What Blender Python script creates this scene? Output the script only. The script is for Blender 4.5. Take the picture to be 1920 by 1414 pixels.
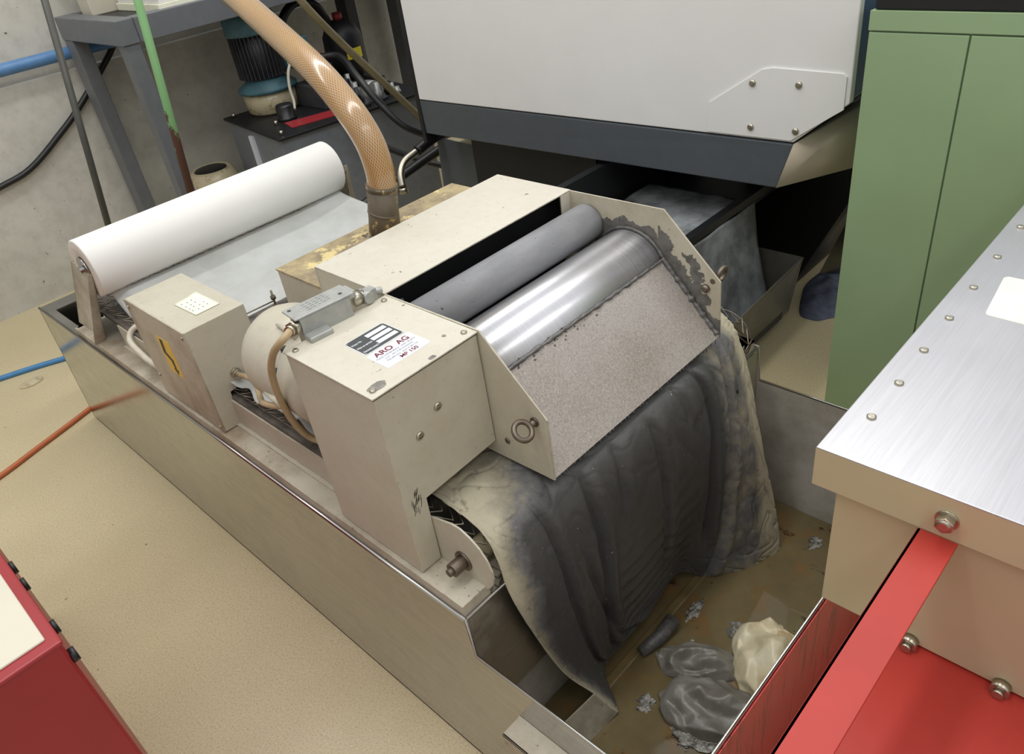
import bpy, bmesh, math, random
from mathutils import Vector, Matrix, noise
random.seed(7)
for o in list(bpy.data.objects): bpy.data.objects.remove(o)
S = bpy.context.scene
COL = S.collection
PI = math.pi

# ------------------------------------------------------------------ camera
cd = bpy.data.cameras.new('camera'); cam = bpy.data.objects.new('camera', cd); COL.objects.link(cam)
cd.sensor_width = 36; cd.lens = 27.267; cd.clip_start = 0.02
cam.matrix_world = Matrix(((0.72417717, -0.31025426, 0.61588125, 0),
                           (0.67711115, 0.48918649, -0.54974274, 0),
                           (-0.13072076, 0.8151312, 0.5643343, 1.55),
                           (0, 0, 0, 1)))
S.camera = cam
# ------------------------------------------------------------------ exposure, world, lamps
S.view_settings.view_transform = 'Standard'; S.view_settings.look = 'None'
S.view_settings.gamma = 1; S.view_settings.use_curve_mapping = False
S.view_settings.exposure = 0.0
W = bpy.data.worlds.new('world'); S.world = W; W.use_nodes = True
_n = W.node_tree.nodes; _l = W.node_tree.links; _bg = _n['Background']
_tc = _n.new('ShaderNodeTexCoord'); _sp = _n.new('ShaderNodeSeparateXYZ'); _rp = _n.new('ShaderNodeValToRGB')
_l.new(_tc.outputs['Generated'], _sp.inputs[0]); _l.new(_sp.outputs[2], _rp.inputs[0]); _l.new(_rp.outputs[0], _bg.inputs[0])
_e = _rp.color_ramp.elements; _e[0].position = 0.0; _e[0].color = (0.40, 0.38, 0.35, 1); _e[1].position = 0.75; _e[1].color = (0.98, 0.99, 1.0, 1)
_bg.inputs[1].default_value = 1.0
def lamp(x, y, z, sx, sy, p, col=(1, 0.98, 0.95), rx=0, ry=0):
    l = bpy.data.lights.new('ceiling_tube_light', 'AREA'); l.shape = 'RECTANGLE'; l.size = sx; l.size_y = sy
    l.energy = p; l.color = col
    o = bpy.data.objects.new('ceiling_tube_light', l); COL.objects.link(o); o.location = (x, y, z); o.rotation_euler = (rx, ry, 0)
lamp(-2.9, 1.3, 3.3, 0.22, 3.6, 32)
lamp(-0.9, 1.1, 3.3, 0.30, 4.2, 40)
lamp(1.2, 0.4, 3.3, 0.30, 4.2, 21)

# ------------------------------------------------------------------ materials
def srgb(r, g, b):
    f = lambda c: (c/255/12.92) if c/255 <= 0.04045 else ((c/255+0.055)/1.055)**2.4
    return (f(r), f(g), f(b), 1)
class NT:
    def __init__(s, name):
        s.m = bpy.data.materials.new(name); s.m.use_nodes = True; s.t = s.m.node_tree; s.n = s.t.nodes
        s.b = s.n['Principled BSDF']; s.co = s.n.new('ShaderNodeTexCoord')
    def new(s, k, **kw):
        x = s.n.new(k)
        for a, v in kw.items(): setattr(x, a, v)
        return x
    def l(s, a, b): s.t.links.new(a, b)
    def noise(s, scale, detail=4, rough=0.55, stretch=None, src='Object'):
        x = s.new('ShaderNodeTexNoise'); x.inputs['Scale'].default_value = scale
        x.inputs['Detail'].default_value = detail; x.inputs['Roughness'].default_value = rough
        mp = s.new('ShaderNodeMapping'); s.l(s.co.outputs[src], mp.inputs[0])
        if stretch: mp.inputs['Scale'].default_value = stretch
        s.l(mp.outputs[0], x.inputs[0]); return x.outputs['Fac']
    def ramp(s, v, p0, p1, c0=(0, 0, 0, 1), c1=(1, 1, 1, 1)):
        r = s.new('ShaderNodeValToRGB'); s.l(v, r.inputs[0]); e = r.color_ramp.elements
        e[0].position = p0; e[1].position = p1; e[0].color = c0; e[1].color = c1; return r.outputs[0]
    def mix(s, fac, a, b, mode='MIX'):
        x = s.new('ShaderNodeMix', data_type='RGBA', blend_type=mode)
        for i, v in ((0, fac), (6, a), (7, b)):
            if hasattr(v, 'is_linked') or hasattr(v, 'links'): s.l(v, x.inputs[i])
            else: x.inputs[i].default_value = v
        return x.outputs[2]
    def math(s, op, a, b=None, c=None):
        x = s.new('ShaderNodeMath', operation=op)
        for i, v in enumerate((a, b, c)):
            if v is None: continue
            if hasattr(v, 'links'): s.l(v, x.inputs[i])
            else: x.inputs[i].default_value = v
        return x.outputs[0]
    def bump(s, v, strength=0.2, dist=0.002):
        x = s.new('ShaderNodeBump'); x.inputs['Strength'].default_value = strength; x.inputs['Distance'].default_value = dist
        s.l(v, x.inputs['Height']); s.l(x.outputs[0], s.b.inputs['Normal'])
    def color(s, v):
        if hasattr(v, 'links'): s.l(v, s.b.inputs['Base Color'])
        else: s.b.inputs['Base Color'].default_value = v
    def set(s, rough=0.5, metal=0.0, spec=0.5):
        s.b.inputs['Roughness'].default_value = rough; s.b.inputs['Metallic'].default_value = metal
        s.b.inputs['Specular IOR Level'].default_value = spec
def plain(name, c, rough=0.5, metal=0, var=0.06, scale=25, spec=0.5):
    t = NT(name); t.set(rough, metal, spec)
    c2 = tuple(max(0, v*(1-var*3)) for v in c[:3])+(1,)
    t.color(t.mix(t.ramp(t.noise(scale), 0.35, 0.7), c, c2)); return t.m
def paint(name, c, rough=0.42, wear=(95, 85, 70), amount=0.5, dirt=(150, 135, 100), dirt_amt=0.35, edge=True, spec=0.4):
    t = NT(name); t.set(rough, 0, spec)
    d = t.ramp(t.noise(5, 6, 0.65), 0.42, 0.78)
    col = t.mix(t.math('MULTIPLY', d, dirt_amt), c, srgb(*dirt))
    col = t.mix(t.math('MULTIPLY', t.ramp(t.noise(60, 3), 0.5, 0.8), 0.12), col, srgb(120, 110, 90))
    chips = t.ramp(t.noise(42, 5, 0.6), 0.735-0.03*amount, 0.75-0.03*amount)
    sp = t.ramp(t.noise(160, 2, 0.5), 0.75-0.02*amount, 0.77-0.02*amount)
    m = t.math('MAXIMUM', chips, t.math('MULTIPLY', sp, 0.7))
    if edge:
        bv = t.new('ShaderNodeBevel'); bv.samples = 4; bv.inputs['Radius'].default_value = 0.0018
        g = t.new('ShaderNodeNewGeometry')
        dp = t.new('ShaderNodeVectorMath', operation='DOT_PRODUCT'); t.l(bv.outputs[0], dp.inputs[0]); t.l(g.outputs['Normal'], dp.inputs[1])
        e = t.ramp(t.math('SUBTRACT', 1.0, dp.outputs['Value']), 0.02, 0.12)
        e = t.math('MULTIPLY', e, t.ramp(t.noise(35, 5, 0.7), 0.45, 0.6))
        m = t.math('MAXIMUM', m, e)
    t.color(t.mix(m, col, srgb(*wear)))
    t.bump(t.noise(180, 2), 0.05, 0.001); return t.m
def steel(name, c, rough=0.3, stretch=(1, 1, 60), dirt=None, amt=0.4, bump=0.03, dscale=6):
    t = NT(name); t.set(rough, 1.0)
    n = t.noise(8, 4, 0.6, stretch)
    col = t.mix(t.ramp(n, 0.3, 0.75), c, tuple(v*0.86 for v in c[:3])+(1,))
    rr = t.math('ADD', t.math('MULTIPLY', n, 0.16), rough-0.08)
    if dirt:
        dm = t.math('MULTIPLY', t.ramp(t.noise(dscale, 7, 0.7), 0.48, 0.72), amt)
        col = t.mix(dm, col, dirt)
        t.l(t.math('SUBTRACT', 1.0, t.math('MULTIPLY', dm, 0.85)), t.b.inputs['Metallic'])
        rr = t.math('ADD', rr, t.math('MULTIPLY', dm, 0.35))
    t.l(rr, t.b.inputs['Roughness']); t.color(col)
    t.bump(t.noise(10, 3, 0.6, tuple(v*4 for v in stretch)), bump, 0.001); return t.m

M = {}
M['beige'] = paint('beige machine enamel', srgb(192, 187, 170))
M['beige_lid'] = paint('beige enamel of the lids', srgb(203, 198, 184), amount=1.3, dirt_amt=0.25)
M['beige_dirty'] = paint('grimy beige enamel', srgb(190, 184, 166), amount=1.9, dirt=(112, 84, 54), dirt_amt=1.0)
M['beige_side'] = paint('beige enamel with sludge smears', srgb(196, 188, 165), amount=1.5, dirt=(98, 94, 86), dirt_amt=0.8, wear=(80, 78, 74))
M['tub'] = steel('stainless sheet of the tub', srgb(186, 185, 182), 0.17, (0.6, 0.6, 12), srgb(120, 114, 102), 0.15)
M['tub_in'] = steel('grimy stainless inside of the tub', srgb(190, 186, 176), 0.42, (1, 1, 20), srgb(138, 128, 108), 0.7)
M['galv'] = steel('dull galvanised sheet', srgb(158, 156, 150), 0.42, (3, 3, 3), srgb(105, 95, 80), 0.5)
M['drum'] = steel('ground drum steel', srgb(222, 222, 226), 0.34, (1, 50, 1), srgb(120, 122, 125), 0.0, 0.03, 14)
M['alu'] = steel('brushed aluminium sheet', srgb(206, 206, 210), 0.40, (50, 1, 1), srgb(200, 200, 202), 0.12, 0.02)
M['alu_edge'] = plain('tan satin side sheet', srgb(196, 184, 150), 0.45, 0.15, 0.03, 3)
M['zinc'] = steel('zinc plated steel', srgb(190, 184, 168), 0.3, (5, 5, 5))
M['oldsteel'] = steel('browned steel', srgb(132, 122, 110), 0.42, (5, 5, 5), srgb(84, 68, 54), 0.7)
M['cast'] = plain('cast aluminium', srgb(172, 174, 170), 0.45, 0.45, 0.06, 60)
M['wire'] = plain('greasy steel wire', srgb(150, 142, 128), 0.35, 0.8, .15, 40)
M['black'] = plain('black paint', srgb(24, 25, 28), 0.45)
M['blackrub'] = plain('black rubber', srgb(26, 26, 27), 0.38)
M['dark_grey'] = plain('anthracite enamel', srgb(82, 88, 94), 0.4, 0, 0.03)
M['tank_grey'] = plain('dark slate enamel', srgb(122, 127, 134), 0.45, 0, 0.05)
M['frame_grey'] = plain('slate grey steel frame enamel', srgb(108, 111, 115), 0.42, 0, 0.04)
M['white_m'] = plain('light grey white enamel', srgb(230, 230, 229), 0.35, 0, 0.01, 8)
M['blue_m'] = plain('blue enamel side', srgb(70, 100, 135), 0.3)
M['green'] = plain('sage green enamel', srgb(148, 173, 133), 0.4, 0, 0.02, 6)
M['green_dark'] = plain('shadow gap green', srgb(60, 80, 55), 0.6)
M['red_l'] = plain('crimson enamel', srgb(152, 40, 46), 0.4, 0, 0.03, 9)
M['red_r'] = plain('signal red enamel', srgb(178, 52, 42), 0.5, 0, 0.05, 8)
M['cream'] = plain('cream worktop', srgb(208, 202, 184), 0.45, 0, 0.02, 6)
M['roll'] = plain('white fleece roll', srgb(238, 238, 233), 0.85, 0, 0.012, 5, 0.2)
M['roll_end'] = plain('fleece roll edge', srgb(222, 214, 204), 0.9, 0, 0.04, 90, 0.1)
M['cable_w'] = plain('off white cable sheath', srgb(205, 198, 180), 0.45)
M['cable_t'] = plain('tan cable sheath', srgb(180, 158, 122), 0.45)
M['orange'] = plain('orange hose', srgb(190, 105, 60), 0.4)
M['bluehose'] = plain('blue hose', srgb(70, 130, 180), 0.35)
M['bluepipe'] = plain('blue pipe', srgb(95, 140, 190), 0.35)
M['teal'] = plain('teal motor enamel', srgb(84, 126, 138), 0.5, 0, 0.15, 12)
M['fin'] = plain('grimy motor fins', srgb(62, 62, 66), 0.5, 0, 0.1)
M['olive'] = plain('olive translucent hose', srgb(128, 118, 88), 0.4)
M['yellow'] = plain('yellow sticker', srgb(235, 200, 80), 0.5, 0, 0.01)
M['yellow_b'] = plain('bright yellow label', srgb(225, 205, 50), 0.5, 0, 0.01)
M['ink'] = plain('dark ink', srgb(60, 62, 55), 0.6, 0, 0.01)
M['maroon'] = plain('maroon ink', srgb(110, 35, 45), 0.6, 0, 0.01)
M['greyink'] = plain('grey ink', srgb(105, 108, 118), 0.6, 0, 0.01)
M['plate_k'] = plain('black nameplate', srgb(62, 66, 66), 0.4, 0, 0.02)
M['plate_w'] = plain('white nameplate field', srgb(225, 228, 238), 0.4, 0, 0.01)
M['sill'] = plain('ochre stained strip', srgb(122, 104, 66), .4, 0, .15, 14)
M['chip'] = plain('bare metal showing through', srgb(150, 147, 140), .4, .4, .2, 60)
M['paper'] = plain('aged paper sticker', srgb(240, 240, 218), 0.6, 0, 0.03, 30)
M['tub_wall'] = paint('dull stained steel wall', srgb(200, 197, 186), 0.4, amount=.3, dirt=(120, 104, 76), dirt_amt=.8, edge=False)
M['trough'] = plain('satin dark steel trough', srgb(120, 118, 110), 0.4, 0.4)
M['cloth'] = plain('blue grey shop cloth', srgb(105, 110, 128), 0.9, 0, 0.12, 40, 0.1)
M['cap'] = plain('red cap', srgb(150, 45, 45), 0.4)
M['brass'] = plain('brass fitting', srgb(165, 148, 105), 0.35, 0.8)
def _rs():
    t = NT('painted red reflection with dark runs'); t.set(0.25, 0.2, 0.5)
    a = t.ramp(t.noise(3, 4, .6), .3, .75, srgb(222, 62, 66), srgb(196, 54, 58))
    t.color(t.mix(t.math('MULTIPLY', t.ramp(t.noise(9, 5, .6, (1, 6, .5)), .56, .66), .65), a, srgb(80, 22, 26))); return t.m
M['red_streak'] = _rs()  # red reflection painted as colour, plus dark runs
_m = M['drum'].node_tree; _b = _m.nodes['Principled BSDF']; _b.inputs['Anisotropic'].default_value = 0.85
_t = _m.nodes.new('ShaderNodeTangent'); _t.direction_type = 'RADIAL'; _t.axis = 'Y'; _m.links.new(_t.outputs[0], _b.inputs['Tangent'])
_b.inputs['Anisotropic Rotation'].default_value = 0.25
def mk():
    # concrete
    t = NT('cast concrete'); t.set(0.85, 0, 0.2)
    a = t.ramp(t.noise(1.6, 6, 0.6), 0.3, 0.75, srgb(212, 210, 201), srgb(184, 182, 172))
    a = t.mix(t.math('MULTIPLY', t.ramp(t.noise(14, 6, 0.7), 0.45, 0.75), 0.4), a, srgb(150, 148, 138))
    a = t.mix(t.ramp(t.noise(48, 3, 0.5), 0.72, 0.76), a, srgb(105, 103, 95))
    t.color(a); t.bump(t.noise(40, 5), 0.25, 0.004); M['concrete'] = t.m
    # floor
    t = NT('speckled beige epoxy floor'); t.set(0.3, 0, 0.45)
    a = t.ramp(t.noise(1.5, 4, 0.6), 0.3, 0.7, srgb(208, 194, 158), srgb(194, 180, 144))
    a = t.mix(t.math('MULTIPLY', t.ramp(t.noise(210, 2, 0.6), 0.5, 0.66), 0.5), a, srgb(160, 144, 106))
    a = t.mix(t.math('MULTIPLY', t.ramp(t.noise(190, 2, 0.6, (1.1, 1.2, 1)), 0.6, 0.7), 0.5), a, srgb(234, 226, 200))
    a = t.mix(t.ramp(t.noise(34, 3, 0.6), 0.745, 0.755), a, srgb(125, 112, 85))
    t.color(a)
    t.l(t.math('ADD', t.math('MULTIPLY', t.noise(6, 5), 0.22), 0.20), t.b.inputs['Roughness'])
    t.bump(t.noise(120, 3), 0.12, 0.002); M['floor'] = t.m
    # dark roller, rust flecks
    t = NT('slurry grey rubber roller'); t.set(0.5, 0.0, 0.5)
    a = t.ramp(t.noise(18, 5, 0.6, (1, .3, 1)), 0.3, 0.75, srgb(142, 143, 146), srgb(112, 113, 116))
    a = t.mix(t.ramp(t.noise(150, 3, 0.6), 0.68, 0.72), a, srgb(48, 46, 46)); t.color(a)
    t.bump(t.noise(90, 4), 0.3, 0.001); M['roller'] = t.m
    # scraper plate with mottled residue
    t = NT('mottled grey brown residue on sheet'); t.set(0.42, 0.35, 0.5)
    a = t.ramp(t.noise(5, 5, 0.6), 0.35, 0.7, srgb(172, 167, 162), srgb(152, 142, 135))
    a = t.mix(t.math('MULTIPLY', t.ramp(t.noise(260, 3, 0.7), 0.45, 0.62), 0.5), a, srgb(196, 188, 180))
    a = t.mix(t.math('MULTIPLY', t.ramp(t.noise(240, 3, 0.7, (1, 1.3, 1)), 0.52, 0.64), 0.5), a, srgb(128, 114, 104))
    t.color(a); t.bump(t.noise(150, 4), 0.35, 0.0015); M['guard'] = t.m
    # far side plate: enamel with dried sludge around the drum and along the scraper
    t = NT('beige enamel with dried sludge'); t.set(0.45, 0, 0.4)
    g = t.new('ShaderNodeSeparateXYZ'); t.l(t.co.outputs['Object'], g.inputs[0])
    dx = t.math('SUBTRACT', g.outputs[0], .165); dz = t.math('SUBTRACT', g.outputs[2], .150)
    r = t.math('SQRT', t.math('ADD', t.math('MULTIPLY', dx, dx), t.math('MULTIPLY', dz, dz)))
    q = t.math('ADD', t.math('MULTIPLY', t.math('SUBTRACT', g.outputs[0], .247), .746), t.math('MULTIPLY', t.math('SUBTRACT', g.outputs[2], .187), .666))
    q = t.math('ADD', q, t.math('MULTIPLY', t.math('LESS_THAN', g.outputs[0], .235), .5))
    n1 = t.math('MULTIPLY', t.math('SUBTRACT', t.noise(14, 6, .6), .5), .19)
    m1 = t.math('LESS_THAN', t.math('ADD', r, n1), .112); m2 = t.math('LESS_THAN', t.math('ADD', q, n1), .040)
    m3 = t.math('LESS_THAN', t.math('ADD', g.outputs[0], t.math('MULTIPLY', n1, .5)), .06)
    m3 = t.math('SUBTRACT', 1.0, m3)
    mk_ = t.math('MULTIPLY', t.math('MAXIMUM', m1, m2), m3)
    base = t.mix(t.math('MULTIPLY', t.ramp(t.noise(9, 6, .7), .4, .7), .5), srgb(192, 186, 168), srgb(140, 126, 98))
    base = t.mix(t.ramp(t.noise(45, 4, .6), .68, .7), base, srgb(110, 92, 70))
    t.color(t.mix(mk_, base, t.mix(t.ramp(t.noise(50, 5), .4, .7), srgb(112, 110, 106), srgb(88, 86, 82))))
    t.bump(t.math('ADD', mk_, t.math('MULTIPLY', t.noise(70, 4), .3)), .35, .003); M['beige_side'] = t.m
    # sludge
    t = NT('black grey grinding sludge'); t.set(0.38, 0, 0.6)
    t.color(t.ramp(t.noise(60, 4), 0.35, 0.7, srgb(74, 73, 73), srgb(108, 106, 103))); t.bump(t.noise(120, 5), 0.7, 0.003); M['sludge'] = t.m
    # glossy foam scum
    t = NT('glossy scum'); t.set(0.08, 0, 1.0)
    t.color(t.ramp(t.noise(70, 4), 0.4, 0.6, srgb(60, 52, 38), srgb(150, 148, 140))); t.bump(t.noise(90, 5), 1.0, 0.006); M['scum'] = t.m
    # inlet box top: rusty chipped paint in red, yellow
    t = NT('chipped layered paint'); t.set(0.5, 0, 0.4)
    a = t.ramp(t.noise(9, 6, 0.7), 0.4, 0.6, srgb(132, 118, 98), srgb(176, 160, 120))
    a = t.mix(t.ramp(t.noise(11, 6, 0.7, (1.2, 1, 1)), 0.56, 0.6), a, srgb(214, 196, 140))
    a = t.mix(t.ramp(t.noise(13, 5, 0.7, (1, 1.4, 1)), 0.63, 0.66), a, srgb(90, 76, 66))
    a = t.mix(t.ramp(t.noise(8, 4, 0.6, (1.7, .9, 1)), 0.66, 0.69), a, srgb(176, 78, 62))
    t.color(a); t.bump(t.noise(60, 5), 0.3, 0.002); M['chipped'] = t.m
    M['chipped_dark'] = plain('grimy belt tray', srgb(120, 112, 104), .5, .2, .3, 18)
    M['chipped_dark'].name = 'grimy belt tray'
    # green stick with rust showing
    t = NT('green paint over rust'); t.set(0.55, 0, 0.4)
    g = t.new('ShaderNodeSeparateXYZ'); t.l(t.co.outputs['Object'], g.inputs[0])
    v = t.math('ADD', g.outputs[2], t.math('MULTIPLY', t.noise(22, 5, 0.7, (1, 1, .4)), 0.7))
    t.color(t.mix(t.ramp(t.math('SUBTRACT', v, 0.6), 0.48, 0.52), srgb(84, 56, 44), srgb(116, 160, 106))); M['stick'] = t.m
    # braided hose
    t = NT('amber hose with braid'); t.set(0.22, 0, 0.6)
    uv = t.new('ShaderNodeSeparateXYZ'); t.l(t.co.outputs['UV'], uv.inputs[0])
    N = 34.0; F = 95.0
    def lines(sg):
        w = t.math('FRACT', t.math('ADD', t.math('MULTIPLY', uv.outputs[0], N), t.math('MULTIPLY', uv.outputs[1], sg*F)))
        return t.math('LESS_THAN', w, 0.13)
    ln = t.math('MAXIMUM', lines(1), lines(-1))
    base = t.ramp(t.noise(4, 3), 0.3, 0.7, srgb(164, 124, 74), srgb(142, 104, 60))
    t.color(t.mix(t.math('MULTIPLY', ln, 0.65), base, srgb(228, 208, 168)))
    t.b.inputs['Coat Weight'].default_value = 0.6; t.b.inputs['Coat Roughness'].default_value = 0.12
    M['hose'] = t.m
    # fleece, clean
    t = NT('thin white fleece'); t.set(0.75, 0, 0.3)
    t.color(t.ramp(t.noise(7, 5, 0.6), 0.35, 0.7, srgb(222, 224, 222), srgb(200, 203, 198)))
    tr = t.new('ShaderNodeBsdfTransparent'); mx = t.new('ShaderNodeMixShader')
    mx.inputs[0].default_value = 0.42; out = t.n['Material Output']
    t.l(t.b.outputs[0], mx.inputs[1]); t.l(tr.outputs[0], mx.inputs[2]); t.l(mx.outputs[0], out.inputs[0])
    t.bump(t.noise(35, 5), 0.3, 0.004); M['fleece_clean'] = t.m
    t = NT('grey soaked fleece'); t.set(0.7, 0, 0.3)
    t.color(t.ramp(t.noise(6, 5, 0.6), 0.38, 0.68, srgb(96, 98, 98), srgb(168, 174, 178))); t.bump(t.noise(35, 5), 0.3, 0.004); M['fleece_grey'] = t.m
    # fleece, used: attribute 'dirt' 0 clean edge .. 1 black sludge
    t = NT('sludge soaked fleece'); t.set(0.5, 0, 0.45)
    at = t.new('ShaderNodeAttribute'); at.attribute_name = 'dirt'
    v = t.math('ADD', at.outputs['Fac'], t.math('MULTIPLY', t.math('SUBTRACT', t.noise(11, 7, 0.7), 0.42), 1.1))
    a = t.ramp(v, 0.15, 0.85, srgb(176, 169, 147), srgb(72, 72, 71))
    r = a.node.color_ramp; e = r.elements.new(0.45); e.color = srgb(140, 134, 118); e = r.elements.new(0.62); e.color = srgb(104, 103, 102)
    a = t.mix(t.math('MULTIPLY', t.ramp(t.noise(30, 5, 0.7), 0.58, 0.68), 0.5), a, srgb(58, 56, 52))
    a = t.mix(t.ramp(t.noise(130, 2, 0.6), 0.74, 0.76), a, srgb(176, 170, 158))
    a = t.mix(t.ramp(t.noise(19, 4, 0.7), 0.70, 0.72), a, srgb(34, 33, 33)); t.color(a)
    t.l(t.math('SUBTRACT', 0.72, t.math('MULTIPLY', at.outputs['Fac'], 0.3)), t.b.inputs['Roughness'])
    t.bump(t.noise(70, 5, 0.7), 0.4, 0.003); M['fleece_used'] = t.m
    # crumpled rags
    for nm, c0, c1 in (('rag_grey', (128, 124, 116), (82, 78, 70)), ('rag_cream', (222, 214, 184), (196, 176, 130))):
        t = NT('wet fleece '+nm[4:]); t.set(0.36, 0, 0.6)
        a = t.ramp(t.noise(9, 5, 0.6), 0.35, 0.75, srgb(*c0), srgb(*c1))
        if nm == 'rag_cream': a = t.mix(t.math('MULTIPLY', t.ramp(t.noise(14, 4, 0.6), 0.6, 0.72), 0.8), a, srgb(176, 120, 70))
        t.color(a); t.bump(t.noise(60, 5), 0.4, 0.003); M[nm] = t.m
    # coolant
    t = NT('brown used coolant'); t.set(0.05, 0, 0.5)
    a = t.ramp(t.noise(3, 6, 0.65), 0.35, 0.7, srgb(118, 106, 76), srgb(88, 74, 48))
    a = t.mix(t.ramp(t.noise(9, 7, 0.7), 0.5, 0.62), a, srgb(118, 90, 54))
    a = t.mix(t.ramp(t.noise(12, 7, 0.7, (1, 1.4, 1)), 0.60, 0.66), a, srgb(66, 34, 22)); t.color(a)
    t.bump(t.noise(12, 3), 0.06, 0.004); M['coolant'] = t.m
    # pipe stub
    t = NT('burnt brown steel pipe with yellow flakes'); t.set(0.5, 0.2, 0.4)
    a = t.ramp(t.noise(12, 5, 0.7, (1, 1, .4)), 0.35, 0.7, srgb(112, 102, 88), srgb(80, 72, 62))
    a = t.mix(t.ramp(t.noise(38, 6, 0.7), 0.58, 0.62), a, srgb(196, 172, 120)); t.color(a); M['pipe'] = t.m
    # pot ceramic
    t = NT('cream glaze'); t.set(0.25, 0, 0.5)
    t.color(t.ramp(t.noise(30, 4), 0.55, 0.75, srgb(192, 180, 148), srgb(140, 124, 92))); M['pot'] = t.m
mk()

# ------------------------------------------------------------------ building helpers
class MB:
    def __init__(s): s.v = []; s.f = []; s.uv = {}; s.sm = set()
    def add(s, vs, fs, smooth=False, uvs=None):
        b = len(s.v); s.v += [tuple(v) for v in vs]
        for i, f in enumerate(fs):
            if smooth: s.sm.add(len(s.f))
            if uvs: s.uv[len(s.f)] = uvs[i]
            s.f.append([b+k for k in f])
        return s
    def box(s, x0, x1, y0, y1, z0, z1):
        v = [(x, y, z) for z in (z0, z1) for y in (y0, y1) for x in (x0, x1)]
        return s.add(v, [(0, 2, 3, 1), (4, 5, 7, 6), (0, 1, 5, 4), (2, 6, 7, 3), (0, 4, 6, 2), (1, 3, 7, 5)])
    def prism(s, pts, axis, a, b):
        """polygon given in the two other axes (in x,y,z order), extruded along axis from a to b"""
        def P(p, t):
            return {'x': (t, p[0], p[1]), 'y': (p[0], t, p[1]), 'z': (p[0], p[1], t)}[axis]
        n = len(pts); v = [P(p, a) for p in pts]+[P(p, b) for p in pts]
        return s.add(v, [list(range(n)), list(range(2*n-1, n-1, -1))]+[(i, i+n, (i+1) % n+n, (i+1) % n) for i in range(n)])
    def hexa(s, lo, hi):
        n = len(lo)
        return s.add(list(lo)+list(hi), [list(range(n-1, -1, -1)), list(range(n, 2*n))]+[(i, (i+1) % n, (i+1) % n+n, i+n) for i in range(n)])
    def tube(s, pts, r, n=12, cap=True, closed=False):
        pts = [Vector(p) for p in pts]; m = len(pts)
        rs = r if isinstance(r, (list, tuple)) else [r]*m
        up = None; vs = []; L = [0]
        for i in range(1, m): L.append(L[-1]+(pts[i]-pts[i-1]).length)
        for i in range(m):
            if closed: d = pts[(i+1) % m]-pts[i-1]
            else: d = pts[min(i+1, m-1)]-pts[max(i-1, 0)]
            d.normalize()
            if up is None:
                up = Vector((0, 0, 1)) if abs(d.z) < 0.9 else Vector((1, 0, 0))
            a = up-d*up.dot(d)
            if a.length < 1e-5: a = d.orthogonal()
            a.normalize(); up = a; b = d.cross(a)
            for k in range(n):
                t = 2*PI*k/n; vs.append(pts[i]+(a*math.cos(t)+b*math.sin(t))*rs[i])
        fs = []; uvs = []
        for i in range(m if closed else m-1):
            for k in range(n):
                j = (i+1) % m; k2 = (k+1) % n
                fs.append((i*n+k, i*n+k2, j*n+k2, j*n+k))
                u0, u1, v0, v1 = k/n, (k+1)/n, L[i], L[j] if j > i else L[i]
                uvs.append([(u0, v0), (u1, v0), (u1, v1), (u0, v1)])
        s.add(vs, fs, True, uvs)
        if cap and not closed:
            b = len(s.v)-len(vs)
            s.f.append([b+k for k in range(n)][::-1]); s.f.append([b+(m-1)*n+k for k in range(n)])
        return s
    def cyl(s, p0, p1, r, n=24): return s.tube([p0, p1], r, n)
    def lathe(s, c, prof, n=32, axis='z'):
        """profile of (radius, height) turned about an axis through c"""
        vs = []
        for (r, h) in prof:
            for k in range(n):
                t = 2*PI*k/n; a, b = r*math.cos(t), r*math.sin(t)
                vs.append({'z': (c[0]+a, c[1]+b, c[2]+h), 'y': (c[0]+b, c[1]+h, c[2]+a), 'x': (c[0]+h, c[1]+a, c[2]+b)}[axis])
        m = len(prof); fs = [(i*n+k, i*n+(k+1) % n, (i+1)*n+(k+1) % n, (i+1)*n+k) for i in range(m-1) for k in range(n)]
        s.add(vs, fs, True); b = len(s.v)-len(vs)
        s.f.append([b+k for k in range(n)][::-1]); s.f.append([b+(m-1)*n+k for k in range(n)])
        return s
    def grid(s, P, nu, nv):
        vs = [P(i/nu, j/nv) for j in range(nv+1) for i in range(nu+1)]
        return s.add(vs, [(j*(nu+1)+i, j*(nu+1)+i+1, (j+1)*(nu+1)+i+1, (j+1)*(nu+1)+i) for j in range(nv) for i in range(nu)], True)
def sm(p, n=8):
    """Catmull-Rom through points"""
    p = [Vector(q) for q in p]; p = [p[0]*2-p[1]]+p+[p[-1]*2-p[-2]]; o = []
    for i in range(1, len(p)-2):
        a, b, c, d = p[i-1:i+3]
        for k in range(n):
            t = k/n
            o.append(0.5*((2*b)+(c-a)*t+(2*a-5*b+4*c-d)*t*t+(3*b-a-3*c+d)*t**3))
    o.append(p[-2]); return o
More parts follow.
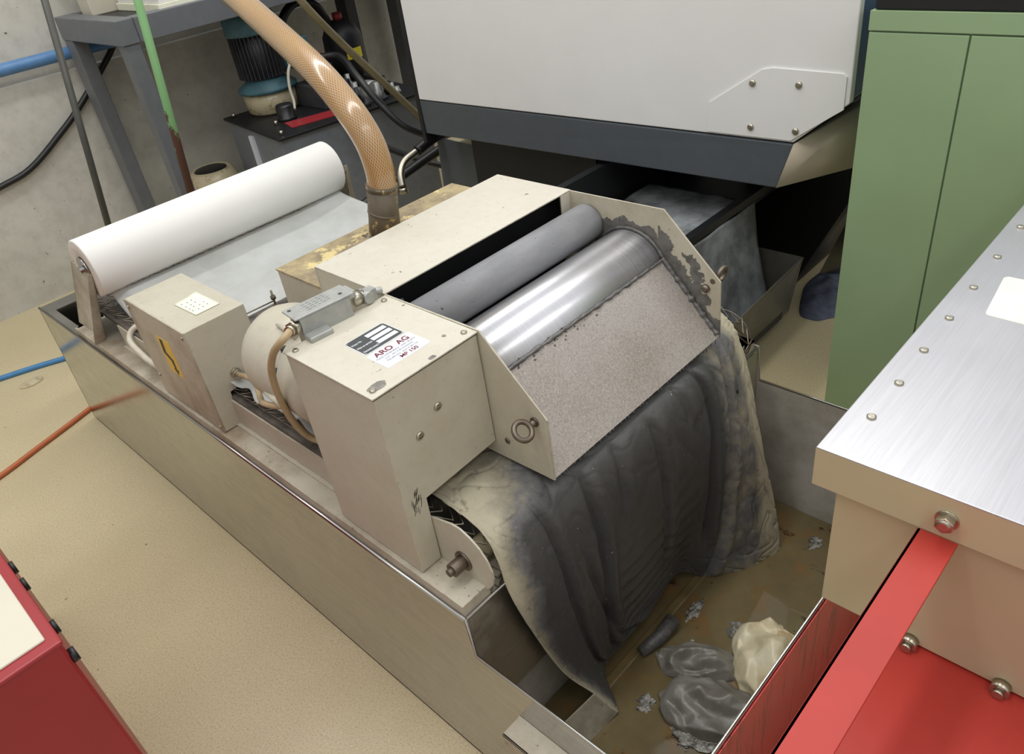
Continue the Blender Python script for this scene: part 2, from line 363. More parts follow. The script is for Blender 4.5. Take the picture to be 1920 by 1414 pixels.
def link(name, mb, mat, parent=None, bevel=0, origin=None, subs=0, solid=0, mats=None):
    me = bpy.data.meshes.new(name); o = bpy.data.objects.new(name, me); COL.objects.link(o)
    if parent is not None: r = parent; 
    if parent is not None:
        while r.parent: r = r.parent
        off = Vector(r.get('_o', (0, 0, 0))); o.parent = parent
    else:
        if origin is None:
            xs, ys, zs = zip(*mb.v); origin = ((min(xs)+max(xs))/2, (min(ys)+max(ys))/2, min(zs))
        off = Vector(origin); o.location = off; o['_o'] = tuple(off)
    me.from_pydata([Vector(v)-off for v in mb.v], [], mb.f)
    if mb.uv:
        ul = me.uv_layers.new()
        for i, p in enumerate(me.polygons):
            if i in mb.uv:
                for k, li in enumerate(p.loop_indices): ul.data[li].uv = mb.uv[i][k]
    for i, p in enumerate(me.polygons): p.use_smooth = i in mb.sm
    me.materials.append(M[mat] if isinstance(mat, str) else mat)
    bm = bmesh.new(); bm.from_mesh(me); bmesh.ops.recalc_face_normals(bm, faces=bm.faces); bm.to_mesh(me); bm.free()
    if solid:
        k = o.modifiers.new('thick', 'SOLIDIFY'); k.thickness = solid; k.offset = 0
    if bevel:
        k = o.modifiers.new('bevel', 'BEVEL'); k.width = bevel; k.segments = 2; k.limit_method = 'ANGLE'; k.angle_limit = 0.6
    if subs:
        k = o.modifiers.new('sub', 'SUBSURF'); k.levels = subs; k.render_levels = subs
    return o
def tag(o, label=None, cat=None, group=None, kind=None):
    for k, v in (('label', label), ('category', cat), ('group', group), ('kind', kind)):
        if v: o[k] = v
    return o
def thing(name, loc, label, cat, group=None):
    o = bpy.data.objects.new(name, None); COL.objects.link(o); o.location = loc; o['_o'] = tuple(loc)
    o.empty_display_size = 0.05
    return tag(o, label, cat, group)
def text(name, s, size, loc, right, up, mat, parent, align='CENTER', depth=0.0002, bold=0.0, sx=1.0):
    c = bpy.data.curves.new('t', 'FONT'); c.body = s; c.size = size; c.align_x = align; c.align_y = 'CENTER'; c.extrude = depth; c.offset = bold
    t = bpy.data.objects.new('t', c); COL.objects.link(t)
    bpy.context.view_layer.update()
    me = bpy.data.meshes.new_from_object(t.evaluated_get(bpy.context.evaluated_depsgraph_get()))
    bpy.data.objects.remove(t)
    R, U = Vector(right).normalized(), Vector(up).normalized(); Nn = R.cross(U)
    r = parent
    while r.parent: r = r.parent
    off = Vector(r.get('_o', (0, 0, 0)))
    for v in me.vertices:
        q = v.co.copy(); v.co = Vector(loc)+R*q.x*sx+U*q.y+Nn*q.z-off
    o = bpy.data.objects.new(name, me); COL.objects.link(o); o.parent = parent
    me.materials.clear(); me.materials.append(M[mat]); return o
def screw(mb, c, n, r=0.005, h=0.003):
    c = Vector(c); n = Vector(n).normalized()
    mb.tube([c-n*0.001, c+n*h*0.6, c+n*h], [r, r, r*0.6], 14)
def struct(name, mb, mat, **k): return tag(link(name, mb, mat, **k), kind='structure')

# ================================================================== SETTING
struct('floor', MB().box(-4.3, 3.0, -3.5, 5.5, -0.1, 0), 'floor')
w = MB().box(-4.3, -4.13, -3.5, 5.5, 0, 3.6)
struct('wall_back', w, 'concrete')
struct('trim_1', MB().prism([(-4.13, 0.955), (-4.112, 0.95), (-4.112, 0.0), (-4.13, 0.0)], 'y', -3.5, 5.5), 'concrete')

# ================================================================== TUB
tub = thing('coolant_tub', (-1.6, 0.96, 0), 'long shallow-walled stainless steel floor tub under the belt filter', 'tub')
YN, YF, XB, XE, XM = 0.464, 1.452, -2.80, -0.325, -0.736
t = 0.004
m = MB()
m.prism([(-2.86, 0), (XE, 0), (XE, 0.39), (XM+0.006, 0.39), (XM, 0.485), (XB, 0.485)], 'y', YN, YN+t)
link('near_wall', m, 'tub', tub)
m = MB().prism([(-2.86, 0), (XE, 0), (XE, 0.39), (XM+0.006, 0.39), (XM, 0.485), (XB, 0.485)], 'y', YF, YF+t)
link('far_wall', m, 'tub_wall', tub)
link('end_wall', MB().box(XE, XE+t, YN, YF+t, 0.0, 0.39), 'tub', tub)
tag(link('red_reflection', MB().box(XE+t, XE+t+.003, YN, YF+t, 0.01, 0.385), 'red_streak', tub), 'added red streaked sheet giving the end wall a red reflection')  # added over the steel wall, with a red reflection in its colour
link('back_wall', MB().prism([(-2.86, 0), (-2.855, 0), (-2.795, .485), (-2.80, .485)], 'y', YN, YF), 'tub', tub)
link('basin_floor', MB().box(-2.84, XE, YN, YF, 0.001, 0.006), 'tub_in', tub)
m = MB(); m.box(XM-0.004, XM, YN+t, YF, 0.21, 0.478); link('bulkhead', m, 'tub_in', tub)
m = MB(); m.box(XM-0.03, XM-0.024, YN+t, YF, 0.006, 0.208); m.box(XM-0.03, XM-0.004, YN+t, YF, 0.203, 0.209)
link('lower_bulkhead', m, 'tub_wall', tub)
m = MB()
m.tube([(XB, YN+.002, 0.486), (XM, YN+.002, 0.486)], 0.0045, 8)
m.tube([(XM, YN+.002, 0.486), (XM+.006, YN+.002, .391), (XE, YN+.002, .391), (XE+.002, YN+.004, .391), (XE+.002, YF, .391), (XM+.006, YF+.002, .391), (XM, YF+.002, .486), (XB, YF+.002, .486)], 0.003, 8)
m.tube([(XM-.002, YN, .485), (XM-.002, YF, .485)], 0.003, 8)
link('folded_rim', m, 'tub', tub)
m = MB().prism([(XB, YN), (XB+.36, YN), (XB+.36, YN+.03), (XB+.075, YN+.03), (XB+.075, YF-.03), (XB, YF)], 'z', 0.483, 0.487)
link('rim_flange', m, 'galv', tub)
link('floor_sill', MB().box(-0.695, -0.670, 0.60, 1.40, 0.006, 0.027), 'sill', tub, bevel=0.004)
# support lug outside the near wall
m = MB().box(-0.64, -0.36, YN-0.045, YN, 0.30, 0.305).box(-0.64, -0.36, YN-0.045, YN-0.041, 0.275, 0.305)
link('lug', m, 'beige_dirty', tub, bevel=0.001)
# liquid
m = MB().grid(lambda u, v: (XM-0.02+u*(XE-XM+0.018), YN+.006+v*(YF-YN-.008), 0.024+0.0012*noise.noise(Vector((u*4, v*9, 0)))), 40, 80)
tag(link('coolant_pool', m, 'coolant'), 'shallow brown used coolant standing in the open end of the steel tub', 'coolant', kind='stuff')

# ================================================================== FILTER FRAME + BELT
fr = thing('belt_filter_frame', (-1.6, 0.96, 0.2), 'beige belt filter bed with wire mesh belt standing in the steel tub', 'belt filter')
m = MB(); m.box(-2.47, -0.742, 0.470, 0.56, 0.503, 0.51); m.box(-2.47, -0.742, 0.470, 0.478, 0.22, 0.503)
m.box(-0.752, -0.742, 0.478, 1.44, 0.40, 0.503); m.box(-0.80, -0.742, 0.56, 1.44, 0.503, 0.51); m.box(-2.47, -0.742, 1.38, 1.44, 0.505, 0.51); m.box(-2.47, -2.46, .478, 1.44, .22, .51)
link('frame', m, 'beige_dirty', fr)
for x in (-2.3, -.95): link('support_post', MB().box(x, x+.1, .9, 1.0, 0.006, 0.515), 'black', fr)
cx, cz, cr = -0.797, 0.530, 0.068
def nose_plate(y):
    p = [(-.96, .51), (-.96, .600), (-.864, .608), (-.80, .626), (-.780, .626), (-.758, .618), (-.738, .604), (-.724, .585), (-.716, .562), (-.716, .545), (-.722, .525), (-.735, .508), (-.757, .485), (-.78, .51)]
    return MB().prism(p, 'y', y, y+.004)
for y in (0.526,):
    link('nose_plate', nose_plate(y), 'beige', fr, bevel=0.0008)
link('side_guide', MB().box(-2.2, -0.96, 0.519, 0.523, 0.51, 0.580).box(-2.2, -.96, .51, .519, .51, .514), 'beige', fr)
link('side_guide', MB().box(-2.2, -0.96, 1.392, 1.396, 0.51, 0.56), 'beige', fr)
link('support_tray', MB().box(-2.46, -0.9, 0.5235, 1.388, 0.580, 0.588), 'chipped_dark', fr)
m = MB().tube([(-0.787, 0.496, 0.546), (-0.787, 0.527, 0.546)], 0.0135, 24); m.tube([(-0.787, 0.522, .546), (-0.787, 0.5262, .546)], .020, 24)
m.tube([(-0.787, 0.488, 0.546), (-0.787, 0.50, 0.546)], 0.0075, 16); link('bearing_stub', m, 'oldsteel', fr, bevel=.001)
m = MB().cyl((cx, .535, cz), (cx, 1.39, cz), 0.022, 20); link('nose_shaft', m, 'pot', fr)
# wire belt
def path(s):
    if s < 1.643: return (-2.44+s, cz+cr, 0, 1)
    a = (s-1.643)/cr
    return (cx+cr*math.sin(a), cz+cr*math.cos(a), math.sin(a), math.cos(a))
m = MB(); P = 0.027; ns = int((1.643+cr*PI)/P)
for i in range(ns):
    pts = []; ny = 46
    for j in range(ny+1):
        s0 = i*P+(P*0.60 if j % 2 else -P*0.60); x, z, nx, nz = path(max(0, s0)); h = 0.0035*(1 if (j+i) % 2 else -1)
        y = 0.534+j*(0.866/ny); pts.append((x+nx*h, y, z+nz*h))
    m.tube(pts, 0.0018, 5, cap=False)
for y in (.5345, 1.3995):
    m.tube([(path(s)[0], y, path(s)[1]) for s in [k*0.02 for k in range(int((1.643+cr*PI)/.02))]], .0013, 4, cap=False)
link('wire_mesh_belt', m, 'wire', fr)
m = MB().box(-1.80, -1.66, 0.60, 1.39, 0.618, 0.624).box(-1.80, -1.797, .60, 1.39, .60, .62)
link('cross_bar', m, 'chipped_dark', fr, bevel=.001)
# roll brackets
def bracket(y, s):
    m = MB(); q = .03*s; w_ = .034*s
    A, B = (-2.500, y, .51), (-2.300, y, .51); C_, D_ = (-2.225, y+q, .735), (-2.375, y+q, .735)
    T = lambda p, d: (p[0], p[1]+d, p[2])
    X_ = lambda p, d: (p[0]+d, p[1], p[2])
    m.hexa([A, D_, C_, B], [T(p, .003*s) for p in (A, D_, C_, B)])
    m.hexa([A, D_, T(D_, -.2*w_), T(A, w_)], [X_(p, -.003) for p in (A, D_, T(D_, -.2*w_), T(A, w_))]) if 0 else None
    m.hexa([A, T(A, w_), T(D_, w_*.5), D_], [X_(p, .003) for p in (A, T(A, w_), T(D_, w_*.5), D_)])
    m.hexa([B, T(B, -w_*.9), T(C_, -w_*.35), C_], [X_(p, .003) for p in (B, T(B, -w_*.9), T(C_, -w_*.35), C_)])
    return m
link('roll_bracket', bracket(0.495, 1), 'beige_dirty', fr)
link('roll_bracket', bracket(1.42, -1), 'beige_dirty', fr)
m = MB().tube([(-1.78, .80, .60), (-1.78, .80, .67)], .003, 8).tube([(-1.78, .80, .645), (-1.78, .80, .655)], .007, 6).tube([(-1.78, .80, .622), (-1.78, .80, .63)], .007, 6)
m.tube([(-1.78, .80, .64), (-1.80, .66, .635)], .002, 6)
link('level_probe', m, 'oldsteel', fr)

# roll of fleece
rc = (-2.259, 0.740); RR = 0.0842
roll = thing('fleece_roll', (rc[0], 0.94, rc[1]-RR), 'thick white roll of filter fleece resting in two brackets at the rear of the filter', 'fleece roll')
link('wound_fleece', MB().lathe((rc[0], .525, rc[1]), [(.03, 0), (RR-.002, 0), (RR, .002), (RR, .831), (RR-.002, .833), (.03, .833)], 64, 'y'), 'roll', roll)
m = MB().cyl((rc[0], .508, rc[1]), (rc[0], 1.39, rc[1]), 0.012, 20).cyl((rc[0], .519, rc[1]), (rc[0], .5245, rc[1]), .036, 32)
link('core_spindle', m, 'tub', roll)
link('layer_edge', MB().lathe((rc[0], .5242, rc[1]), [(.037, .0006), (.038, 0), (RR-.003, 0), (RR-.002, .0006)], 64, 'y'), 'roll_end', roll)

# fleece web: clean part from roll to separator, used part over the nose
web = thing('filter_fleece', (-1.5, .96, .59), 'fleece sheet running off the white roll and hanging black with sludge into the tub', 'filter fleece')
def clean(u, v):
    y = 0.552+u*0.79
    x = -2.19+v*1.25
    if v < 0.12:
        k = v/0.12; z = 0.662-.048*k**.7; x = -2.215+0.175*k
    else: z = 0.612+0.004*noise.noise(Vector((x*7, y*7, 1)))
    z += 0.012*abs(noise.noise(Vector((x*5, y*9, 3))))*min(1, v*6)
    if v > .40: z = min(z, .611+.004*noise.noise(Vector((x*7, y*7, 1)))) if u > .12 else z
    if v > .35 and u < .14: z += .016*(1-u/.14)*(.5+noise.noise(Vector((x*20, 0, 5)))); y += (.020*noise.noise(Vector((x*15, 2, 5)))-.014)*(1-u/.14)
    if v < .5 and u > .80: z += .045*(u-.80)/.20*max(0, 1-abs(v-.18)/.22)
    if v < .30 and u < .05: z -= .035*(1-u/.05)*min(1, v/.06); x -= .03*(1-u/.05)
    return (x, y, z)
o = link('clean_section', MB().grid(clean, 110, 120), 'fleece_clean', web, solid=0.0008)
# used section: stations from near edge to far edge; each a list of (x, y, z)
ST = [
 [(-1.00, .580, .600), (-.90, .576, .604), (-.83, .574, .602), (-.775, .570, .590), (-.742, .566, .55), (-.722, .566, .47), (-.705, .585, .34), (-.690, .628, .19), (-.655, .668, .105), (-.628, .690, .05), (-.622, .700, .03)],
 [(-1.00, .610, .600), (-.90, .606, .606), (-.83, .604, .606), (-.765, .602, .592), (-.730, .600, .55), (-.705, .605, .47), (-.695, .615, .34), (-.690, .650, .19), (-.668, .690, .10), (-.645, .712, .045), (-.642, .716, .03)],
 [(-1.00, .700, .602), (-.90, .690, .608), (-.83, .690, .612), (-.750, .690, .602), (-.710, .690, .56), (-.692, .690, .47), (-.688, .700, .34), (-.690, .715, .20), (-.690, .730, .12), (-.690, .745, .085), (-.690, .748, .065)],
 [(-1.00, .80, .604), (-.90, .80, .610), (-.82, .80, .618), (-.735, .80, .612), (-.694, .80, .57), (-.682, .80, .47), (-.682, .80, .34), (-.688, .80, .22), (-.692, .80, .13), (-.694, .81, .095), (-.694, .81, .070)],
 [(-1.00, .95, .604), (-.90, .95, .610), (-.82, .95, .620), (-.730, .95, .615), (-.688, .95, .575), (-.674, .95, .47), (-.676, .95, .34), (-.686, .95, .22), (-.694, .95, .13), (-.700, .95, .09), (-.702, .95, .065)],
 [(-1.00, 1.09, .604), (-.90, 1.09, .610), (-.82, 1.09, .620), (-.730, 1.09, .615), (-.688, 1.09, .575), (-.672, 1.085, .47), (-.678, 1.08, .34), (-.692, 1.08, .22), (-.704, 1.075, .13), (-.712, 1.07, .085), (-.715, 1.065, .060)],
 [(-1.00, 1.20, .603), (-.90, 1.20, .608), (-.82, 1.20, .616), (-.740, 1.20, .610), (-.700, 1.20, .57), (-.672, 1.195, .47), (-.660, 1.185, .34), (-.662, 1.17, .22), (-.660, 1.15, .12), (-.664, 1.13, .05), (-.668, 1.125, .02)],
 [(-1.00, 1.30, .602), (-.90, 1.30, .606), (-.82, 1.30, .614), (-.750, 1.285, .610), (-.705, 1.275, .58), (-.668, 1.265, .48), (-.640, 1.26, .35), (-.622, 1.25, .23), (-.608, 1.24, .12), (-.600, 1.22, .04), (-.600, 1.21, .015)],
 [(-1.00, 1.355, .602), (-.90, 1.36, .604), (-.82, 1.36, .612), (-.755, 1.345, .600), (-.712, 1.325, .56), (-.672, 1.31, .47), (-.640, 1.305, .34), (-.612, 1.305, .22), (-.588, 1.306, .12), (-.574, 1.304, .045), (-.572, 1.300, .02)],
]
ST = [[(x+(.010 if (z > .40 and x > -.80 and k < 2) else 0), y-(.012 if k == 0 and z > .4 else 0), z+(.011 if z > .5 else 0)) for (x, y, z) in st_] for k, st_ in enumerate(ST)]
def cr1(p, t):
    n = len(p)-1; f = min(max(t, 0), 0.999999)*n; i = int(f); t = f-i
    a, b, c, d = (Vector(p[max(0, min(n, i+k))]) for k in (-1, 0, 1, 2))
    return 0.5*((2*b)+(c-a)*t+(2*a-5*b+4*c-d)*t*t+(3*b-a-3*c+d)*t**3)
creases = [(0.20, .28, .27, .95, .010), (0.33, .30, .36, 1.0, .013), (0.50, .33, .53, .75, .010), (0.42, .33, .41, .50, .008), (0.66, .30, .71, .8, .016), (0.80, .28, .74, 1.0, .012), (0.28, .5, .45, 1.0, .008), (.59, .32, .60, .45, .008)]
mb = MB(); NU, NV = 250, 200; dirt = []
for j in range(NV+1):
    v = j/NV
    for i in range(NU+1):
        u = i/NU
        p = cr1([cr1(s_, v) for s_ in ST], u)
        d = 0
        for (u0, v0, u1, v1, dep) in creases:
            if v0 <= v <= v1:
                k = (v-v0)/(v1-v0); uc = u0+(u1-u0)*k+.006*noise.noise(Vector((v*9, u0*7, 0)))
                e = (u-uc)/.0075; fade = min(1, k*6, (1-k)*6+.2)
                d -= dep*math.exp(-e*e)*fade; e2 = (u-uc-.022)/.018; d += dep*.8*math.exp(-e2*e2)*fade
        mid = min(1, max(0, (v-.3)*5))
        d += .0028*noise.fractal(Vector((u*7, v*5, 0)), 1, 2, 4)*(.3+mid)
        cw = noise.noise(Vector((u*9, v*14, 4))); wr = abs(noise.noise(Vector((u*16+cw, v*13+cw, 2))))
        d -= .0035*max(0, .10-wr)/.10*(1 if (v < .36 and u < .45) or u > .7 else .4)
        if .35 < u < .66 and v > .52: d += .0026*math.sin(v*150+6*noise.noise(Vector((u*6, v*3, 0))))*min(1, (v-.52)*8)*min(1, (u-.35)*12, (.66-u)*12)
        nrm = Vector((0, 0, 1)) if v < .25 else Vector((1, 0, max(0, .5-v)))
        nrm.normalize()
        p = p+nrm*d
        mb.v.append(tuple(p))
        w0 = .02+.10*min(1, max(0, (.42-v)/.25)); w1 = .16+.10*min(1, max(0, (.42-v)/.25))
        de = min(1, max(0, (u-w0)/w1))*(0.62+.42*min(1, max(0, (v-.22)*4)))
        if u > .70: de *= 1-.52*min(1, (u-.70)/.06)
        if u > .88: de *= max(0, 1-(u-.88)/.05)
        dirt.append(de)
for j in range(NV):
    for i in range(NU):
        a = j*(NU+1)+i; mb.sm.add(len(mb.f)); mb.f.append([a, a+1, a+NU+2, a+NU+1])
o = link('used_section', mb, 'fleece_used', web, solid=0.001)
at = o.data.attributes.new('dirt', 'FLOAT', 'POINT'); at.data.foreach_set('value', dirt)
# folded-back corner flap at the near bottom
fl = [[(-.655, .668, .105), (-.632, .688, .055), (-.622, .700, .028)], [(-.668, .63, .085), (-.640, .645, .045), (-.628, .66, .022)], [(-.680, .585, .07), (-.655, .595, .04), (-.632, .604, .022)]]
mb = MB().grid(lambda u, v: cr1([cr1(s_, u) for s_ in fl], v), 16, 20)
o = link('turned_corner', mb, 'fleece_used', web, solid=.001)
at = o.data.attributes.new('dirt', 'FLOAT', 'POINT'); at.data.foreach_set('value', [.3]*len(mb.v))

# ================================================================== MAGNETIC SEPARATOR
sep = thing('magnetic_drum_separator', (-1.1, .97, .6), 'beige sheet metal separator with bare steel drum and dark roller standing across the belt', 'magnetic separator')
prof = [(-1.50, .62), (-1.50, .846), (-1.325, .846), (-1.325, .897), (-.845, .900), (-.717, .768), (-.717, .637), (-1.0, .628)]
pn = [(-1.32, .63), (-1.32, .897), (-.850, .900), (-.717, .768), (-.717, .637), (-.87, .632)]
link('side_plate', MB().prism(pn, 'y', .700, .7035), 'beige', sep)
link('side_plate', MB().prism(pn, 'y', 1.2365, 1.240), 'beige_side', sep)
# sloping scraper plate
m = MB().prism([(-.856, .787), (-.853, .790), (-.7165, .641), (-.7195, .638)], 'y', .7035, 1.2365)
link('scraper_plate', m, 'guard', sep)
link('inner_tray', MB().prism([(-1.1, .64), (-1.09, .64), (-.98, .70), (-.98, .71)], 'y', .704, 1.236).box(-1.3, -1.09, .704, 1.236, .66, .665), 'pot', sep)
DC = (-.935, .750); DR = .090
drum_o = link('drum', MB().lathe((DC[0], .706, DC[1]), [(.02, 0), (DR, 0), (DR, .528), (.02, .528)], 96, 'y'), 'drum', sep)
_d = Vector((DC[0], .97, DC[1]))-Vector((-1.1, .97, .6)); drum_o.data.transform(Matrix.Translation(-_d)); drum_o.location = _d
QC = (-1.046, .838); QR = .042
link('squeeze_roller', MB().lathe((QC[0], .706, QC[1]), [(.01, 0), (QR, 0), (QR, .520), (QR-.004, .524), (QR-.004, .529), (.01, .529)], 64, 'y'), 'roller', sep)
# sludge beads along the scraper edge and on the far plate
m = MB()
pts = []; rs = []
for k in range(90):
    y = .706+k*.528/89; pts.append((-.850+.002*noise.noise(Vector((y*60, 1, 0))), y, .7905+.002*noise.noise(Vector((y*70, 5, 0)))))
    rs.append(.0035+.003*noise.noise(Vector((y*50, 0, 0))))
m.tube(pts, rs, 8)
for k in range(60):
    y = random.uniform(.71, 1.0); s_ = random.uniform(-.004, .018); r = random.uniform(.001, .0028)
    m.lathe((-.853+s_*.67, y, .789-s_*.74+.0008), [(r*.5, 0), (r, r*.4), (r*.4, r)], 6)
pts = []; rs = []
for k in range(50):
    a = PI*.95-k*(PI*.80)/49
    pts.append((DC[0]+(DR+.003)*math.cos(a), 1.233, DC[1]+(DR+.003)*math.sin(a))); rs.append(.004+.003*noise.noise(Vector((k*.6, 3, 0))))
m.tube(pts, rs, 8)
pts = []; rs = []
for k in range(50):
    q = k/49; pts.append((-.853+q*.133, 1.232, .792-q*.145)); rs.append(.006+.005*noise.noise(Vector((k*.4, 9, 0))))
m.tube(pts, rs, 8)
link('sludge_bead', m, 'sludge', sep)
# smear patch on far plate
def patch(cx_, cz_, r, n=22, seed=0, ax=1.0, az=1.0):
    return [(cx_+ax*r*(1+.35*noise.noise(Vector((math.cos(2*PI*k/n)*1.6, math.sin(2*PI*k/n)*1.6, seed))))*math.cos(2*PI*k/n), cz_+az*r*(1+.35*noise.noise(Vector((math.cos(2*PI*k/n)*1.6, math.sin(2*PI*k/n)*1.6, seed+5))))*math.sin(2*PI*k/n)) for k in range(n)]
# drips under the scraper edge
m = MB()
for k in range(34):
    y = .72+k*.0152+random.uniform(-.005, .005); h = random.uniform(.003, .012)
    m.tube([(-.7175, y, .640), (-.7175, y, .640-h)], [.0016, .0007], 6)
link('drip', m, 'sludge', sep)['kind'] = 'stuff'
# cover
m = MB().box(-1.325, -1.097, .700, 1.240, .897, .900).box(-1.325, -1.322, .7, 1.24, .70, .897).box(-1.322, -1.30, .7035, 1.2365, .70, .703)
m.box(-1.10, -1.097, 1.205, 1.2365, .80, .897)
link('cover', m, 'beige_lid', sep, bevel=.0008)
m = MB().box(-1.135, -1.13, .7035, 1.2365, .72, .896); link('shade_panel', m, 'black', sep)  # black sheet added as the shade inside the open cover front
# inlet box behind with chipped top
m = MB().box(-1.497, -1.326, .703, 1.236, .60, .846); link('inlet_box', m, 'beige', sep, bevel=.001)
link('inlet_lid', MB().box(-1.499, -1.3255, .701, 1.238, .846, .850), 'chipped', sep)
m = MB(); m.tube([(-1.425, .955, .85), (-1.420, .960, .90), (-1.412, .966, .962)], [.037, .035, .034], 32)
o = link('pipe_stub', m, 'pipe', sep)
m = MB().tube([(-1.4215, .9585, .893), (-1.420, .960, .899)], .0362, 32).tube([(-1.4135, .965, .952), (-1.412, .966, .962)], .0362, 32)
link('pipe_band', m, 'pipe', sep)
# eye bolts
def eye(c, n, tilt):
    m = MB(); c = Vector(c); n = Vector(n)
    a = Vector((math.cos(tilt), 0, math.sin(tilt))); ring = []
    b = n.normalized()
    ctr = c+b*.030
    for k in range(28):
        q = 2*PI*k/28; ring.append(ctr+a*math.cos(q)*.0165+b*math.sin(q)*.0165)
    m.tube(ring, .0048, 10, closed=True); m.tube([c-b*.004, c+b*.012], .006, 12); m.tube([c+b*.0, c+b*.003], .009, 16)
    return m
link('eye_bolt', eye((-.745, .700, .755), (0, -1, 0), -.74), 'oldsteel', sep)
link('eye_bolt', eye((-.735, 1.240, .766), (0, 1, 0), 1.35), 'oldsteel', sep)
m = MB(); screw(m, (-.822, .700, .678), (0, -1, 0), .006, .003); link('rivet', m, 'oldsteel', sep)
m = MB(); screw(m, (-.75, 1.2365, .747), (0, -1, 0), .009, .009); link('bolt_head', m, 'oldsteel', sep)
m = MB().tube([(-1.075, .72, .86), (-1.075, .72, .885)], .004, 8).tube([(-1.08, .71, .868), (-1.04, .76, .862)], .003, 8)
link('scraper_lever', m, 'black', sep)

# ================================================================== DRIVE HOUSING
X0, X1, Y0, Y1 = -1.093, -.853, .479, .6985
dr = thing('drive_housing', ((X0+X1)/2, .59, .51), 'tall beige drive box with a nameplate and maker label beside the drum', 'drive box')
p = [(Y0, .512), (Y0+.045, .512), (Y0+.047, .657), (Y1, .665), (Y1, .893), (Y0, .893)]
link('housing_shell', MB().prism(p, 'x', X0, X1), 'beige', dr, bevel=.0015)
link('lid', MB().box(X0-.002, X1+.003, Y0-.003, Y1+.001, .8955, .8985), 'beige_lid', dr, bevel=.0008)
link('gasket', MB().box(X0, X1+.001, Y0-.001, Y1, .893, .8955), 'black', dr)
for (x, y) in ((X0+.015, Y0+.012), (X1-.014, Y0+.012), (X0+.015, Y1-.014), (X1-.014, Y1-.014)):
    m = MB(); screw(m, (x, y, .8985), (0, 0, 1), .0055, .004); m.box(x-.0045, x+.0045, y-.0008, y+.0008, .9022, .9028); link('lid_screw', m, 'zinc', dr)
for (y, z) in ((.543, .783), (.590, .813)):
    m = MB(); screw(m, (X1, y, z), (1, 0, 0), .0075, .004); m.box(X1+.0035, X1+.0044, y-.0065, y+.0065, z-.001, z+.001); link('slotted_screw', m, 'zinc', dr)
# wear marks
for (a_, b_, r_, sd, kx, ky) in ((-.872, .503, .011, 3, 1.0, 1.5), (-.858, .605, .006, 8, .9, 1.2), (-.89, .660, .004, 9, 1, 1)):
    link('paint_chip', MB().prism(patch(a_, b_, r_, seed=sd, ax=kx, az=ky), 'z', .8985, .89875), 'chip', dr)
m = MB()
for k in range(26):
    y = .502+random.uniform(-.009, .012); z = .655+random.uniform(-.022, .022)+(y-.5)*.8
    m.add([(X1+.0004, y, z), (X1+.0004, y+.0012, z+.0004), (X1+.0004, y+.004, z+.012), (X1+.0004, y+.003, z+.0115)], [(0, 1, 2, 3)])
link('scuff_mark', m, 'ink', dr)
# nameplate (reads along +y, up towards -x)
np_ = link('nameplate', MB().box(-1.018, -.957, .548, .632, .8985, .8993), 'plate_w', dr)
link('plate_face', MB().box(-1.0165, -.9585, .5495, .6305, .8993, .8996), 'plate_k', np_)
m = MB()
for x in (-1.004, -.988, -.972): m.box(x-.0055, x+.0055, .585, .626, .8996, .8998)
link('blank_field', m, 'plate_w', np_)
for x, s_ in ((-1.000, 'Motor Nr.'), (-.984, 'Mise en service'), (-.967, 'Garantie jusqu\'à')):
    text('lettering', s_, .0068, (x, .5515, .8997), (0, 1, 0), (-1, 0, 0), 'plate_w', np_, 'LEFT', .0001, .0001, .72)
for x in (-1.0145, -.9605):
    for y in (.5515, .6285):
        m = MB(); screw(m, (x, y, .8993), (0, 0, 1), .0018, .0008); link('plate_rivet', m, 'zinc', np_)
def rrect(x0, x1, y0, y1, r, n=5):
    o = []
    for (cx_, cy_, a0) in ((x1-r, y1-r, 0), (x0+r, y1-r, 90), (x0+r, y0+r, 180), (x1-r, y0+r, 270)):
        for k in range(n+1):
            a = math.radians(a0+90*k/n); o.append((cx_+r*math.cos(a), cy_+r*math.sin(a)))
    return o
lb = link('maker_label', MB().prism(rrect(-.954, -.895, .545, .636, .003), 'z', .8985, .8990), 'plate_w', dr)
text('lettering', 'ARO  AG', .0185, (-.9415, .590, .8991), (0, 1, 0), (-1, 0, 0), 'maroon', lb, 'CENTER', .0001, .0005, .95)
text('lettering', 'MASCHINENBAU / ING. BÜRO', .0062, (-.9295, .590, .8991), (0, 1, 0), (-1, 0, 0), 'greyink', lb, 'CENTER', .0001, 0, .98)
text('lettering', 'CH - 4914 ROGGWIL', .0062, (-.9215, .590, .8991), (0, 1, 0), (-1, 0, 0), 'greyink', lb, 'CENTER', .0001, 0, 1.05)
text('lettering', 'TELEFON  063 9 85 74', .0062, (-.9135, .590, .8991), (0, 1, 0), (-1, 0, 0), 'greyink', lb, 'CENTER', .0001, 0, 1.1)
text('lettering', 'MP 150', .0125, (-.9035, .596, .8991), (0, 1, 0), (-1, 0, 0), 'maroon', lb, 'CENTER', .0001, .0003, .95)

